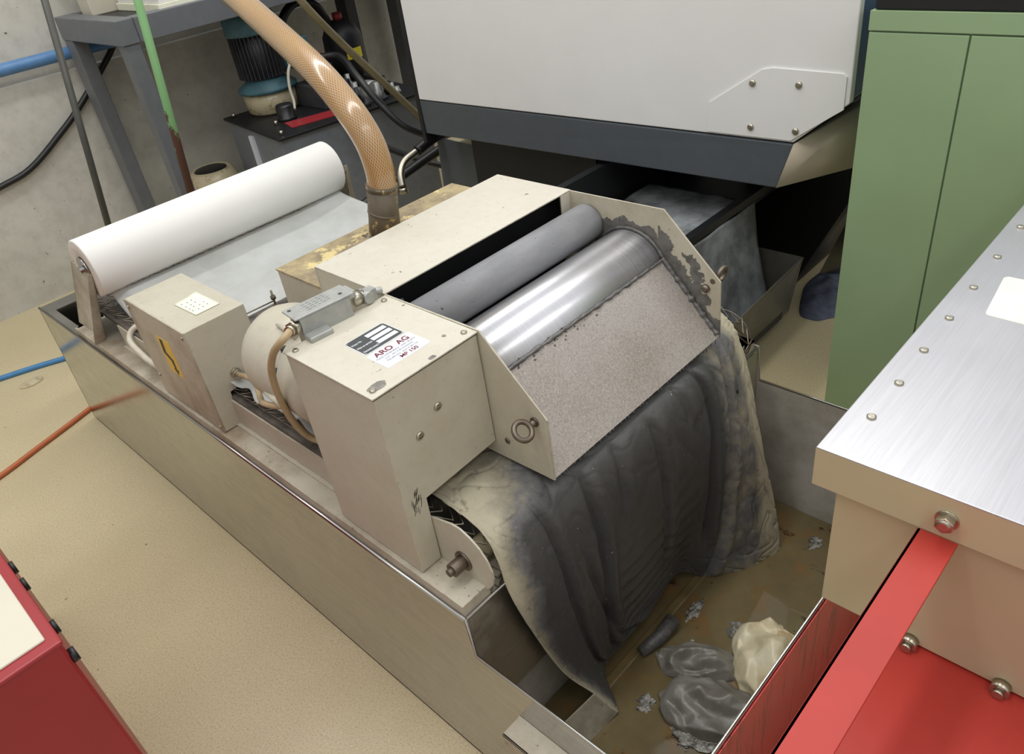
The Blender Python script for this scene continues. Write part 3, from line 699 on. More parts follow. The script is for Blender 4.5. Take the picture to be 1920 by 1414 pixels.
# motor with axis along x, beside the drive housing
mo = thing('electric_motor', (-1.19, .575, .68), 'small round beige electric motor bolted to the rear side of the tall drive box', 'motor')
MC = (.585, .765)
link('motor_body', MB().lathe((-1.355, MC[0], MC[1]), [(.03, 0), (.070, .004), (.092, .018), (.100, .04), (.101, .10), (.101, .150), (.092, .152), (.092, .160), (.101, .162), (.101, .215), (.090, .225), (.085, .2615)], 56, 'x'), 'beige', mo)
link('flange', MB().box(-1.112, -1.0935, .50, .66, .70, .862), 'beige', mo, bevel=.006)
for k in range(14):
    a = 2*PI*k/14
    if math.sin(a) > -.75: link('vent_slot', MB().box(-1.205, -1.195, MC[0]+.0935*math.cos(a)-.006, MC[0]+.0935*math.cos(a)+.006, MC[1]+.0935*math.sin(a)-.006, MC[1]+.0935*math.sin(a)+.006), 'black', mo)
for a in (.6, 1.9, 3.3, 4.4):
    c = (-1.21, MC[0]+.105*math.cos(a), MC[1]+.105*math.sin(a)); link('housing_lug', MB().tube([(c[0]-.04, c[1], c[2]), (c[0]+.03, c[1], c[2])], [.003, .010], 10), 'beige', mo)
# limit switch on top of motor
sw = thing('limit_switch', (-1.115, .57, .885), 'grey cast metal limit switch with small hinged lever, above the motor', 'switch')
def obox(mb, c, ax, L, W_, H):
    c = Vector(c); a = Vector(ax).normalized(); b = Vector((0, 0, 1)).cross(a)
    v = [c+a*x*L/2+b*y*W_/2+Vector((0, 0, z*H)) for z in (0, 1) for y in (-1, 1) for x in (-1, 1)]
    return mb.add(v, [(0, 2, 3, 1), (4, 5, 7, 6), (0, 1, 5, 4), (2, 6, 7, 3), (0, 4, 6, 2), (1, 3, 7, 5)])
AX = (0.10, 1, 0)
m = MB(); obox(m, (-1.112, .575, .894), AX, .10, .044, .044); obox(m, (-1.094, .545, .878), AX, .045, .05, .030)
link('switch_body', m, 'cast', sw, bevel=.003)
m = MB(); obox(m, (-1.112, .575, .938), AX, .118, .050, .004); obox(m, (-1.108, .630, .926), AX, .022, .034, .014); link('switch_lid', m, 'cast', sw, bevel=.002)
m = MB(); screw(m, (-1.130, .527, .942), (0, 0, 1), .0035, .001); link('cover_screw', m, 'ink', sw)
m = MB(); screw(m, (-1.100, .614, .942), (0, 0, 1), .0035, .001); link('cover_screw', m, 'ink', sw)
m = MB().tube([(-1.106, .635, .915), (-1.104, .655, .915)], .014, 18).tube([(-1.104, .652, .915), (-1.103, .662, .915)], .010, 14)
link('plunger', m, 'zinc', sw)
m = MB().tube([(-1.118, .662, .912), (-1.088, .664, .912)], .0115, 14).box(-1.114, -1.094, .655, .684, .900, .922).tube([(-1.105, .684, .910), (-1.10, .699, .908)], .007, 10)
link('hinged_lever', m, 'cast', sw, bevel=.001)
m = MB().tube([(-1.108, .522, .922), (-1.102, .508, .924)], .0135, 6).tube([(-1.102, .508, .924), (-1.098, .500, .925)], .0095, 14)
link('cable_gland', m, 'zinc', sw)
m = MB()
for j in range(4):
    for k in range(5): obox(m, (-1.127+.008*j, .552+.010*k, .942), AX, .0075-.001*((j+k) % 3), .0012, .0003)
tag(link('worn_print', m, 'greyink', sw), kind='stuff')
tag(link('switch_cable', MB().tube(sm([(-1.100, .503, .9245), (-1.088, .488, .926), (-1.092, .476, .918), (-1.117, .468, .891), (-1.150, .468, .840), (-1.171, .474, .774), (-1.188, .490, .700), (-1.190, .515, .640), (-1.14, .545, .625), (-1.06, .57, .622)]), .0068, 12), 'cable_t'),
    'thick tan cable curving down in front of the motor from the limit switch', 'cable')

# ================================================================== CONTROL BOX
cb = thing('control_box', (-1.7, .55, .51), 'beige metal electrical box with yellow lightning bolt sticker standing on the tub edge', 'electrical box')
def rot_pts(pts, c, a): return [(c[0]+(p[0]-c[0])*math.cos(a)-(p[1]-c[1])*math.sin(a), c[1]+(p[0]-c[0])*math.sin(a)+(p[1]-c[1])*math.cos(a)) for p in pts]
CX0, CX1 = -1.858, -1.556
p = [(.480, .512), (.524, .512), (.526, .600), (.628, .612), (.628, .783), (.480, .783)]
link('box_shell', MB().prism(p, 'x', CX0, CX1), 'beige', cb, bevel=.0015)
link('side_cover', MB().box(CX0-.001, CX1+.001, .477, .480, .514, .784), 'beige_dirty', cb, bevel=.0006)
for (x, z) in ((CX0+.012, .765), (CX1-.012, .768), (CX0+.012, .57), (CX1-.012, .525)):
    m = MB(); screw(m, (x, .477, z), (0, -1, 0), .005, .003); link('cover_screw', m, 'zinc', cb)
st = link('warning_sticker', MB().box(-1.738, -1.672, .4764, .477, .622, .722), 'yellow', cb)
bolt = [(-1.722, .718), (-1.708, .718), (-1.715, .682), (-1.690, .668), (-1.694, .640), (-1.686, .640), (-1.697, .624), (-1.708, .640), (-1.702, .640), (-1.703, .662), (-1.730, .678)]
link('lightning_bolt', MB().prism(bolt, 'y', .4758, .4764), 'ink', st)
m = MB().grid(lambda u, v: (-1.706+u*.100-.008*v*(1-u), .533+v*.060+.004*u, .7845+.006*max(0, v-.6)*(1-u)), 8, 8)
pz = link('paper_sticker', m, 'paper', cb, solid=.0005)
m = MB()
for k in range(16):
    x = -1.69+.018*(k % 4)+random.uniform(0, .006); y = .542+.012*(k//4); m.box(x, x+.005, y, y+.002, .7848, .7852)
link('printed_mark', m, 'greyink', pz)
for (y, z) in ((.552, .640), (.586, .637)):
    m = MB().tube([(CX1, y, z), (CX1+.006, y, z)], .0135, 6).tube([(CX1+.006, y, z), (CX1+.016, y, z)], .0115, 20).tube([(CX1+.016, y, z), (CX1+.022, y, z)], .009, 20)
    link('cable_gland', m, 'zinc', cb, bevel=.0008)
tag(link('motor_cable', MB().tube(sm([(-1.536, .552, .640), (-1.49, .550, .652), (-1.43, .540, .664), (-1.33, .500, .690), (-1.26, .478, .720), (-1.20, .484, .735), (-1.17, .51, .74)]), .0062, 12), 'cable_t'),
    'tan cable from the nearer gland of the electrical box to the motor', 'cable')
tag(link('motor_cable', MB().tube(sm([(-1.536, .586, .637), (-1.47, .590, .634), (-1.38, .585, .64), (-1.30, .575, .665)]), .0062, 12), 'cable_t'),
    'tan cable from the farther gland of the electrical box to the motor', 'cable')
tag(link('supply_cable', MB().tube(sm([(-1.857, .505, .548), (-1.93, .500, .550), (-2.00, .500, .553), (-2.085, .505, .575), (-2.09, .535, .60), (-2.03, .56, .602), (-1.94, .56, .60)]), .0085, 12), 'cable_w'),
    'off white cable bent in a U behind the electrical box', 'cable')
m = MB().box(-2.05, -1.95, .53, .60, .512, .56).box(-2.09, -2.05, .51, .58, .512, .53)
tag(link('cable_clamp_block', m, 'beige_dirty', bevel=.002), 'small grimy metal clamp block between roll bracket and electrical box', 'clamp')

# ================================================================== SUCTION HOSE
hp = sm([(-1.412, .966, .945), (-1.410, .968, 1.00), (-1.425, .968, 1.06), (-1.475, .969, 1.123), (-1.592, .990, 1.187), (-1.86, 1.063, 1.250), (-2.171, 1.146, 1.317), (-2.60, 1.26, 1.40)], 14)
tag(link('suction_hose', MB().tube(hp, .0325, 40), 'hose'), 'thick amber braided hose rising from the burnt pipe stub on the separator', 'hose')

# ================================================================== RAGS AND SCUM IN THE BASIN
def tri(x): x = x-math.floor(x); return abs(x-.5)*2
def rag(name, c, r, mat, seed, sx, sy, h, ang, lab):
    rd = random.Random(int(seed*10))
    ws = [(rd.uniform(0, 2*PI), rd.uniform(.45, .8), rd.random(), 1.0) for _ in range(2)]+[(rd.uniform(0, 2*PI), rd.uniform(1.0, 1.7), rd.random(), .5) for _ in range(2)]
    bm = bmesh.new(); bmesh.ops.create_icosphere(bm, subdivisions=3, radius=1)
    for v in bm.verts:
        p = v.co.copy(); a = math.atan2(p.y, p.x)
        w_ = Vector((p.x, p.y, 0))+.45*noise.noise_vector(p*1.1+Vector((seed, 0, 0)))
        f = sum(w*tri((w_.x*math.cos(t_)+w_.y*math.sin(t_))*s_+ph) for (t_, s_, ph, w) in ws)/3-.5
        k = 1+.22*noise.noise(Vector((math.cos(a)*1.6, math.sin(a)*1.6, seed)))+.12*noise.noise(Vector((math.cos(a)*5, math.sin(a)*5, seed)))
        cr_ = noise.voronoi(p*2.6+Vector((seed, 3, 1)))[0]; cr_ = (cr_[1]-cr_[0])
        j = Vector((rd.uniform(-1, 1), rd.uniform(-1, 1), rd.uniform(-1, 1)))*.055
        x = (p.x*k+.16*f+j.x)*sx; y = (p.y*k-.12*f+j.y)*sy
        z = p.z*h*(.62+1.0*f)+max(0, p.z)*h*(.30*min(cr_, .55)-.1)+j.z*h*2.2
        v.co = Vector((c[0]+x*math.cos(ang)-y*math.sin(ang), c[1]+x*math.sin(ang)+y*math.cos(ang), max(.014, c[2]+z)))
    mb = MB(); mb.v = [tuple(v.co) for v in bm.verts]; mb.f = [[v.index for v in f.verts] for f in bm.faces]; mb.sm = set(range(len(mb.f))); bm.free()
    o = link(name, mb, mat, subs=2)
    at = o.data.attributes.new('crease_edge', 'FLOAT', 'EDGE'); at.data.foreach_set('value', [rd.choice([.2, .5, .75, .85]) for _ in o.data.edges])
    return tag(o, lab, 'rag', 'crumpled fleece wads in the coolant')
rag('crumpled_fleece', (-.487, .825, .02), 1, 'rag_grey', 3.1, .105, .072, .075, .35, 'large crumpled grey wet fleece wad lying in the coolant next to the end wall')
rag('crumpled_fleece', (-.555, .905, .02), 1, 'rag_grey', 7.4, .090, .050, .070, .55, 'darker grey folded fleece wad between the hanging sheet and the cream wad')
rag('crumpled_fleece', (-.440, 1.000, .02), 1, 'rag_cream', 11.7, .085, .102, .100, .5, 'cream wet fleece wad with rusty stain leaning on the tub end wall')
rag('crumpled_fleece', (-.535, 1.03, .015), 1, 'rag_grey', 21.7, .032, .028, .028, .5, 'small grey fleece lump beside the cream wad')
rag('floating_fleece_scrap', (-.60, .935, .010), 1, 'scum', 13.2, .045, .025, .018, .8, 'shiny grey wet fleece scrap floating between folded wad and hanging sheet')
def scum(c, sx, sy, seed, ang, lab):
    bm = bmesh.new(); bmesh.ops.create_icosphere(bm, subdivisions=5, radius=1)
    for v in bm.verts:
        p = v.co.copy(); f = 1+.6*noise.fractal(p*1.6+Vector((seed, 0, 0)), 1, 2, 4); p = p*f
        x, y = p.x*sx, p.y*sy; ca, sa = math.cos(ang), math.sin(ang)
        v.co = Vector((c[0]+x*ca-y*sa, c[1]+x*sa+y*ca, .022+max(0, p.z)*.007+.003*noise.noise(p*9)))
    mb = MB(); mb.v = [tuple(v.co) for v in bm.verts]; mb.f = [[v.index for v in f.verts] for f in bm.faces]; mb.sm = set(range(len(mb.f))); bm.free()
    return tag(link('scum_patch', mb, 'scum'), lab, 'scum', 'scum patches on the coolant')
scum((-.465, .755, 0), .055, .030, 2, .5, 'glossy wrinkled scum floating beside the large grey wad at the near end wall')
scum((-.592, .755, 0), .018, .022, 5, .2, 'small round glossy scum patch floating in the middle of the coolant')
scum((-.640, 1.02, 0), .014, .030, 8, .0, 'bubbly glossy scum patch floating right under the hanging sheet')
scum((-.515, 1.372, 0), .018, .022, 9, .3, 'small shiny scum cluster floating by the far wall of the tub')
tag(link('wet_roll_end', MB().tube([(-.668, .845, .034), (-.655, .90, .040), (-.655, .955, .042)], [.012, .016, .019], 20), 'sludge'), 'dark wet rolled fleece end lying in the coolant under the hanging sheet', 'fleece strip')

# ================================================================== ALUMINIUM TOPPED CART
ct = thing('aluminium_topped_tank', (.1, 1.2, 0), 'tank cart with brushed aluminium lid over tan sides, at the right front', 'tank cart')
ZT = .925; ax0, ay0 = -.276, .700
m = MB().box(ax0, .75, ay0, 1.86, ZT-.003, ZT).box(ax0, .75, ay0, ay0+.003, ZT-.058, ZT-.001).box(ax0, ax0+.003, ay0, 2.4, ZT-.058, ZT-.001)
link('lid_sheet', MB().box(ax0, .75, ay0, 1.86, ZT-.003, ZT), 'alu', ct, bevel=.0012)
link('lid_flange', MB().box(ax0, .75, ay0, ay0+.003, ZT-.058, ZT-.002).box(ax0, ax0+.003, ay0+.003, 1.86, ZT-.058, ZT-.002), 'alu_edge', ct)
link('tank_body', MB().box(-.250, .74, .712, 1.85, .664, ZT-.004), 'alu_edge', ct, bevel=.001)
for (x, y) in ((-.2475, .785), (-.2475, .868), (-.2495, .955), (-.2505, 1.05), (-.2515, 1.15), (-.253, 1.26), (-.255, 1.38), (-.256, 1.51)):
    m = MB(); screw(m, (x, y, ZT), (0, 0, 1), .0058, .0035); link('rivet', m, 'zinc', ct)
m = MB().tube([(-.127, ay0-.002, .893), (-.127, ay0+.002, .893)], .0125, 20).tube([(-.127, ay0-.012, .893), (-.127, ay0, .893)], .0105, 6).tube([(-.127, ay0-.014, .893), (-.127, ay0-.011, .893)], [.006, .0095], 12)
link('hex_bolt', m, 'zinc', ct, bevel=.0008)
link('tape_patch', MB().prism([(-.213, 1.083), (-.150, 1.080), (-.162, 1.205), (-.222, 1.205), (-.226, 1.198), (-.216, 1.088)], 'z', ZT, ZT+.0004), 'paper', ct)
rf = thing('red_stand', (.1, .6, 0), 'red steel stand with projecting beam under the aluminium topped tank', 'stand')
link('top_plate', MB().box(-.150, .75, .10, 1.84, .650, .660), 'red_r', rf)
link('beam', MB().box(-.153, -.149, .10, .700, .825, .866).box(-.153, -.111, .10, .700, .862, .866), 'red_r', rf, bevel=.0008)
link('beam_support', MB().box(-.153, -.111, .10, .14, .660, .825), 'red_r', rf)
for (x, y) in ((-.11, .30), (-.11, 1.78), (.6, .30), (.6, 1.78)):
    link('leg', MB().box(x-.03, x+.03, y-.03, y+.03, 0, .65), 'red_r', rf)
for x in (-.135, -.032, .07):
    m = MB().tube([(x, .700, .668), (x, .712, .668)], .0105, 20).tube([(x, .700, .668), (x, .694, .668)], .006, 12)
    link('bolt', m, 'zinc', rf)

# ================================================================== RED CABINET bottom left
rb = thing('crimson_machine_cabinet', (-1.2, -.5, 0), 'crimson cabinet with cream top and black knobs at the lower left', 'cabinet')
ex = .80
link('cabinet_body', MB().box(-2.0, -.792, -1.1, -.010, 0.0, .895), 'red_l', rb, bevel=.004)
link('top_rim', MB().box(-2.0, -.790, -1.1, -.008, .893, .900), 'red_l', rb, bevel=.003)
link('cream_top', MB().box(-1.98, -.806, -1.08, -.020, .899, .903), 'cream', rb, bevel=.002)
for (x, z) in ((-1.00, .885), (-.955, .885), (-.845, .89), (-.80, .878), (-.80, .60)):
    link('knob', MB().tube([(x, -.010, z-.012), (x, -.003, z-.012)], .009, 16), 'blackrub', rb)

# ================================================================== GREEN CABINET
gc = thing('green_steel_cabinet', (0, 2.2, 0), 'tall sage green double door steel cabinet behind the aluminium topped tank', 'cabinet')
link('carcass', MB().box(-.742, .5, 1.906, 2.4, 0.0, 1.135), 'green', gc, bevel=.002)
link('door', MB().box(-.740, -.530, 1.898, 1.905, .03, 1.089), 'green', gc, bevel=.0015)
link('door', MB().box(-.526, .1, 1.898, 1.905, .03, 1.089), 'green', gc, bevel=.0015)
link('top_band', MB().box(-.742, .5, 1.897, 1.905, 1.093, 1.135), 'green', gc, bevel=.001)
tag(link('black_tray', MB().box(-.735, .45, 1.90, 2.38, 1.136, 1.19), 'black', bevel=.004), 'flat black box lying on top of the green cabinet', 'box')

# ================================================================== WHITE MACHINE
wm = thing('white_machine_tool', (-1.6, 2.6, 0), 'large light grey machine housing with anthracite skirt overhanging the filter', 'machine')
def yl(x): return 1.955+(x+2.457)/(1.507)*.058
def slab(pts, d0, d1):
    return MB().hexa([(x, yl(x)+d0, z) for (x, z) in pts], [(x, yl(x)+d1, z) for (x, z) in pts])
fp = [(-2.462, .772), (-.952, .772), (-.812, .888), (-.812, 1.9), (-2.462, 1.9)]
link('front_panel', slab(fp, -.006, .02), 'white_m', wm, bevel=.003)
link('housing', slab([(-2.455, .775), (-.955, .775), (-.818, .892), (-.818, 1.9), (-2.455, 1.9)], .021, 1.6), 'blue_m', wm, bevel=.002)
link('edge_trim', slab([(-2.485, .60), (-2.466, .60), (-2.466, 1.9), (-2.49, 1.9)], -.005, .05), 'black', wm)
lo = [(-2.475, 1.955, .636), (-.992, 2.003, .636), (-.868, 2.225, .636), (-.868, 3.2, .636), (-2.475, 3.2, .636)]
hi = [(-2.47, 1.952, .768), (-.950, 2.006, .768), (-.838, 2.235, .835), (-.838, 3.2, .835), (-2.47, 3.2, .768)]
link('skirt', MB().hexa([lo[0], lo[1], (-.993, 2.4, .636), (-2.475, 2.4, .636)], [hi[0], hi[1], (-.951, 2.4, .768), (-2.47, 2.4, .768)]), 'dark_grey', wm, bevel=.004)
M['skirt_reflection'] = plain('tan sheet with painted reflection', srgb(212, 202, 178), .4, .1, .02, 3)  # bright floor reflection on the end skirt put into its colour
link('end_skirt', MB().hexa([lo[1], lo[2], lo[3], (-.99, 3.2, .636)], [hi[1], hi[2], hi[3], (-.95, 3.2, .768)]), 'skirt_reflection', wm).data.shade_smooth()
pp = [(-1.212, .778), (-.958, .778), (-.823, .873), (-.823, .955), (-.832, .963), (-1.02, .968), (-1.05, .962), (-1.207, .862)]
cp = link('cover_plate', slab(pp, -.011, -.006), 'white_m', wm, bevel=.001)
for (x, z) in ((-1.075, .925), (-.945, .928), (-1.075, .805), (-.945, .806)):
    m = MB(); screw(m, (x, yl(x)-.011, z), (0, -1, 0), .0095, .006); m.tube([(x, yl(x)-.018, z), (x, yl(x)-.0165, z)], .004, 6)
    link('plate_screw', m, 'zinc', cp)
# under structure
m = MB().prism([(-2.586, .560), (-2.371, .552), (-2.300, .430), (-2.300, 0), (-2.62, 0)], 'y', 2.10, 2.105); link('pedestal_front', m, 'dark_grey', wm)
link('pedestal', MB().prism([(-2.58, .556), (-2.371, .548), (-2.302, .430), (-2.302, 0), (-2.61, 0)], 'y', 2.105, 3.2), 'alu_edge', wm)
link('hopper', MB().prism([(-1.36, .636), (-.90, .636), (-.95, .45), (-1.157, .02), (-1.36, .02)], 'y', 2.5, 3.1), 'black', wm)
link('shade_slab', MB().box(-2.28, -1.66, 2.02, 2.03, .03, .63), 'black', wm)  # black slab added to read as deep shade under the machine
link('shade_backing', MB().box(-2.61, -.87, 3.15, 3.2, 0, .636), 'black', wm)  # black backing added to keep ambient light from leaking in below
link('drip_sheet', MB().prism([(-.955, .44), (-.86, .44), (-.86, .10), (-1.09, .06)], 'y', 2.60, 2.605), 'tub', wm)
# second filter under the machine
f2 = thing('discharge_filter', (-1.4, 2.0, 0), 'dark steel trough and rail with grey fleece curtain beneath the large machine', 'belt filter')
m = MB()
m.hexa([(-1.07, 1.62, .04), (-1.07, 2.32, .04), (-1.073, 2.32, .04), (-1.073, 1.62, .04)], [(-.975, 1.60, .30), (-1.005, 2.256, .30), (-1.008, 2.256, .30), (-.978, 1.60, .30)])
m.prism([(-1.6, .05), (-1.068, .05), (-1.003, .30), (-1.6, .30)], 'y', 2.252, 2.256); m.box(-1.6, -1.07, 1.62, 2.25, .03, .04); m.prism([(-1.6, .05), (-1.068, .05), (-.978, .30), (-1.6, .30)], 'y', 1.604, 1.608)
link('trough', m, 'trough', f2)
link('shade_fill', MB().box(-1.59, -1.06, 1.61, 2.25, .05, .10), 'black', f2)  # black block added so the trough interior looks shaded
link('rail', MB().box(-1.20, -1.172, 1.56, 2.40, .478, .506), 'black', f2)
link('bed', MB().box(-1.62, -1.2, 1.58, 2.6, .44, .47).box(-1.62, -1.2, 1.56, 1.58, .04, .47).box(-1.63, -1.60, 1.56, 2.6, .04, .62), 'black', f2)
m = MB().grid(lambda u, v: (-1.168+.10*v**1.5+.012*noise.noise(Vector((u*4, v*3, 1))), 1.62+u*.60-.03*v*u+.02*v*(1-u), .478-v*.36), 40, 30)
link('fleece_curtain', m, 'fleece_grey', f2, solid=.001)
m = MB().grid(lambda u, v: (-1.58+u*.37, 1.64+v*.58, .476+.012*noise.noise(Vector((u*6, v*5, 3)))), 40, 30)
link('fleece_bed', m, 'fleece_grey', f2, solid=.001)
def mound(c, sx, sy, h, ang, seed):
    def P(u, v):
        r = v; a = u*2*PI; rr = 1+.22*noise.noise(Vector((math.cos(a)*1.5, math.sin(a)*1.5, seed)))
        x, y = r*rr*math.cos(a)*sx, r*rr*math.sin(a)*sy
        z = h*(1-r**2.2)*(1+.5*noise.noise(Vector((x*22, y*22, seed))))+.006
        return (c[0]+x*math.cos(ang)-y*math.sin(ang), c[1]+x*math.sin(ang)+y*math.cos(ang), max(.001, z if v < .98 else .001))
    return MB().grid(P, 60, 24)
tag(link('floor_cloth', mound((-1.03, 2.60, 0), .10, .24, .045, .15, 2), 'cloth'), 'crumpled blue grey cloth on the floor between trough and green cabinet', 'cloth')

# ================================================================== STEEL TABLE near wall
tb = thing('steel_table_frame', (-3.75, 1.9, 0), 'slate grey box section steel table standing at the concrete wall', 'table')
B = .095
m = MB().box(-4.05, -3.405, 1.282, 1.36, 1.178-B, 1.178); link('end_beam', m, 'frame_grey', tb, bevel=.004)
m = MB().box(-3.465, -3.40, 1.36, 3.2, 1.178-B, 1.178); link('front_beam', m, 'frame_grey', tb, bevel=.004)
link('back_beam', MB().box(-4.05, -3.99, 1.36, 3.2, 1.178-B, 1.178), 'frame_grey', tb)
link('deck', MB().box(-3.99, -3.465, 1.36, 3.2, 1.13, 1.165), 'black', tb)
for (x0, x1, y0, y1) in ((-3.478, -3.412, 1.29, 1.355), (-4.05, -3.955, 1.286, 1.35), (-3.478, -3.412, 3.1, 3.17), (-4.05, -3.955, 3.1, 3.17)):
    link('leg', MB().box(x0, x1, y0, y1, 0, 1.178-B), 'frame_grey', tb, bevel=.004)
m = MB().box(-3.975, -3.86, 1.38, 2.35, 1.165, 1.6)
bx = thing('bench_machine', (-3.7, 2.1, 1.165), 'cream cased machine on the slate grey table by the wall', 'machine')
link('rear_case', m, 'cream', bx, bevel=.004)
link('case', MB().box(-3.85, -3.44, 1.50, 2.35, 1.195, 1.7), 'white_m', bx, bevel=.004)
link('base_strip', MB().box(-3.85, -3.432, 1.49, 2.36, 1.166, 1.195), 'paper', bx, bevel=.002)

# pot
px_, py_ = -3.755, 1.600
pot = thing('glazed_pot', (px_, py_, 0), 'round cream pot with dark bristly top at the table foot behind the fleece roll', 'pot')
link('vessel', MB().lathe((px_, py_, 0), [(.08, 0), (.10, .02), (.105, .18), (.118, .25), (.130, .32), (.125, .375), (.104, .412), (.090, .426), (.084, .420)], 40), 'pot', pot)
link('bristle_top', MB().lathe((px_, py_, 0), [(.001, .428), (.04, .427), (.074, .424), (.083, .418), (.001, .41)], 32), 'blackrub', pot)

# poles, wall pipe and wall hose
tag(link('leaning_rod', MB().cyl((-3.16, 1.315, 1.36), (-3.32, 1.245, .0), .017, 8), 'stick'), 'green painted rusty square rod leaning in front of the table', 'rod')
tag(link('leaning_pole', MB().cyl((-3.20, 1.03, 1.45), (-3.26, .83, 0), .0125, 16), plain('dark olive grey pole', srgb(72, 72, 66), .4)), 'thin dark pole leaning beside the table leg on the left', 'pole')
m = MB().cyl((-4.07, -1.5, 1.028), (-4.07, 3.5, 1.028), .0265, 20)
bp = thing('wall_pipe', (-4.07, 1.0, 1.0), 'horizontal blue pipe running along the concrete wall', 'pipe')
link('tube', m, 'bluepipe', bp)
link('clip', MB().box(-4.13, -4.07, 2.0, 2.02, 1.0, 1.03).box(-4.13, -4.07, -.02, 0, 1.0, 1.03), 'zinc', bp)
tag(link('wall_hose', MB().tube(sm([(-4.09, .15, .50), (-4.09, .5, .525), (-4.09, .764, .573), (-4.09, .93, .61), (-4.09, 1.12, .717), (-4.09, 1.24, .797), (-4.09, 1.43, .946), (-4.09, 1.51, 1.02), (-4.09, 1.68, 1.20)]), .014, 12), 'blackrub'), 'black hose sagging across the concrete wall at the left', 'hose')
tag(link('floor_hose', MB().tube(sm([(-3.62, -.1, .009), (-3.55, .2, .009), (-3.47, .44, .009), (-3.40, .60, .009), (-3.30, .85, .009), (-3.2, 1.2, .009)]), .0115, 12), 'bluehose'), 'blue hose on the floor running behind the tub', 'hose')
tag(link('extension_cable', MB().tube(sm([(-2.74, -.1, .009), (-2.79, .107, .009), (-2.84, .25, .009), (-2.885, .38, .009), (-2.93, .50, .009), (-3.0, .7, .009)]), .009, 12), 'orange'), 'orange cable on the floor bending to the tub corner', 'cable')
tag(link('clamp_scrap', mound((-3.36, .40, 0), .03, .045, .008, 0, 5), 'pot'), 'small beige putty crumb on the floor beside the blue hose', 'debris')

# ================================================================== HYDRAULIC POWER UNIT
hy = thing('hydraulic_power_unit', (-3.4, 2.1, 0), 'dark slate oil tank with teal motor and black pressure vessel at the wall', 'hydraulic unit')
tl = [(-3.774, 1.757), (-3.133, 1.673), (-3.03, 2.47), (-3.67, 2.56)]
ins = [(-3.755, 1.77), (-3.150, 1.690), (-3.05, 2.455), (-3.655, 2.545)]
link('oil_tank', MB().hexa([(x, y, .10) for x, y in ins], [(x, y, .608) for x, y in ins]), 'tank_grey', hy, bevel=.003)
link('tank_lid', MB().hexa([(x, y, .608) for x, y in tl], [(x, y, .620) for x, y in tl]), 'black', hy, bevel=.002)
link('foot', MB().box(-3.7, -3.1, 1.80, 1.9, 0, .10).box(-3.6, -3.08, 2.3, 2.4, 0, .10), 'tank_grey', hy)
link('sight_glass', MB().hexa([(-3.505, 1.722, .34), (-3.465, 1.717, .34), (-3.465, 1.75, .34), (-3.505, 1.755, .34)], [(-3.505, 1.722, .575), (-3.465, 1.717, .575), (-3.465, 1.75, .575), (-3.505, 1.755, .575)]), 'plate_w', hy)
mc = (-3.62, 1.96)
link('bell_housing', MB().lathe((mc[0], mc[1], .62), [(.11, 0), (.122, .01), (.128, .095), (.1, .10)], 36), 'pot', hy)
link('motor_flange', MB().lathe((mc[0], mc[1], .72), [(.10, 0), (.142, .002), (.142, .018), (.10, .045), (.09, .06)], 36), 'teal', hy)
m = MB().lathe((mc[0], mc[1], .78), [(.10, 0), (.10, .20)], 32)
for k in range(36):
    a = 2*PI*k/36; c, s_ = math.cos(a), math.sin(a)
    m.hexa([(mc[0]+c*.098-s_*.002, mc[1]+s_*.098+c*.002, .785), (mc[0]+c*.098+s_*.002, mc[1]+s_*.098-c*.002, .785), (mc[0]+c*.118+s_*.002, mc[1]+s_*.118-c*.002, .785), (mc[0]+c*.118-s_*.002, mc[1]+s_*.118+c*.002, .785)],
           [(mc[0]+c*.098-s_*.002, mc[1]+s_*.098+c*.002, .98), (mc[0]+c*.098+s_*.002, mc[1]+s_*.098-c*.002, .98), (mc[0]+c*.118+s_*.002, mc[1]+s_*.118-c*.002, .98), (mc[0]+c*.118-s_*.002, mc[1]+s_*.118+c*.002, .98)])
link('finned_motor', m, 'fin', hy)
link('fan_cowl', MB().lathe((mc[0], mc[1], .975), [(.121, 0), (.124, .01), (.122, .07), (.105, .105), (.03, .11)], 36), 'teal', hy)
link('terminal_box', MB().box(mc[0]+.05, mc[0]+.16, mc[1]+.07, mc[1]+.19, .80, .93), 'teal', hy, bevel=.008)
link('terminal_gland', MB().tube([(mc[0]+.165, mc[1]+.06, .835), (mc[0]+.14, mc[1]+.09, .835)], .018, 6), 'pot', hy)
link('motor_lead', MB().tube(sm([(-3.455, 2.02, .835), (-3.43, 1.98, .80), (-3.42, 1.96, .74), (-3.40, 1.95, .68), (-3.38, 1.93, .65)]), .007, 8), 'cable_w', hy)
link('filler_cap', MB().lathe((-3.38, 1.88, .62), [(.045, 0), (.045, .012), (.038, .015), (.042, .06), (.036, .07)], 12), 'blackrub', hy)
for (x, y) in ((-3.72, 1.79), (-3.18, 1.72), (-3.35, 1.80)):
    link('tank_bolt', MB().tube([(x, y, .62), (x, y, .64)], .009, 6), 'zinc', hy)
link('red_gasket', MB().hexa([(x, y, .6205) for x, y in ((-3.33, 1.83), (-3.22, 1.80), (-3.15, 2.05), (-3.25, 2.08))], [(x, y, .624) for x, y in ((-3.33, 1.83), (-3.22, 1.80), (-3.15, 2.05), (-3.25, 2.08))]), 'red_l', hy)
ac = (-3.58, 2.42)
link('pressure_vessel', MB().lathe((ac[0], ac[1], .64), [(.03, 0), (.07, .02), (.098, .07), (.102, .13), (.100, .14), (.102, .15), (.098, .22), (.075, .265), (.035, .29), (.02, .295)], 36), 'black', hy)
link('vessel_neck', MB().tube([(ac[0], ac[1], .93), (ac[0], ac[1], .965)], .024, 18), 'cap', hy)
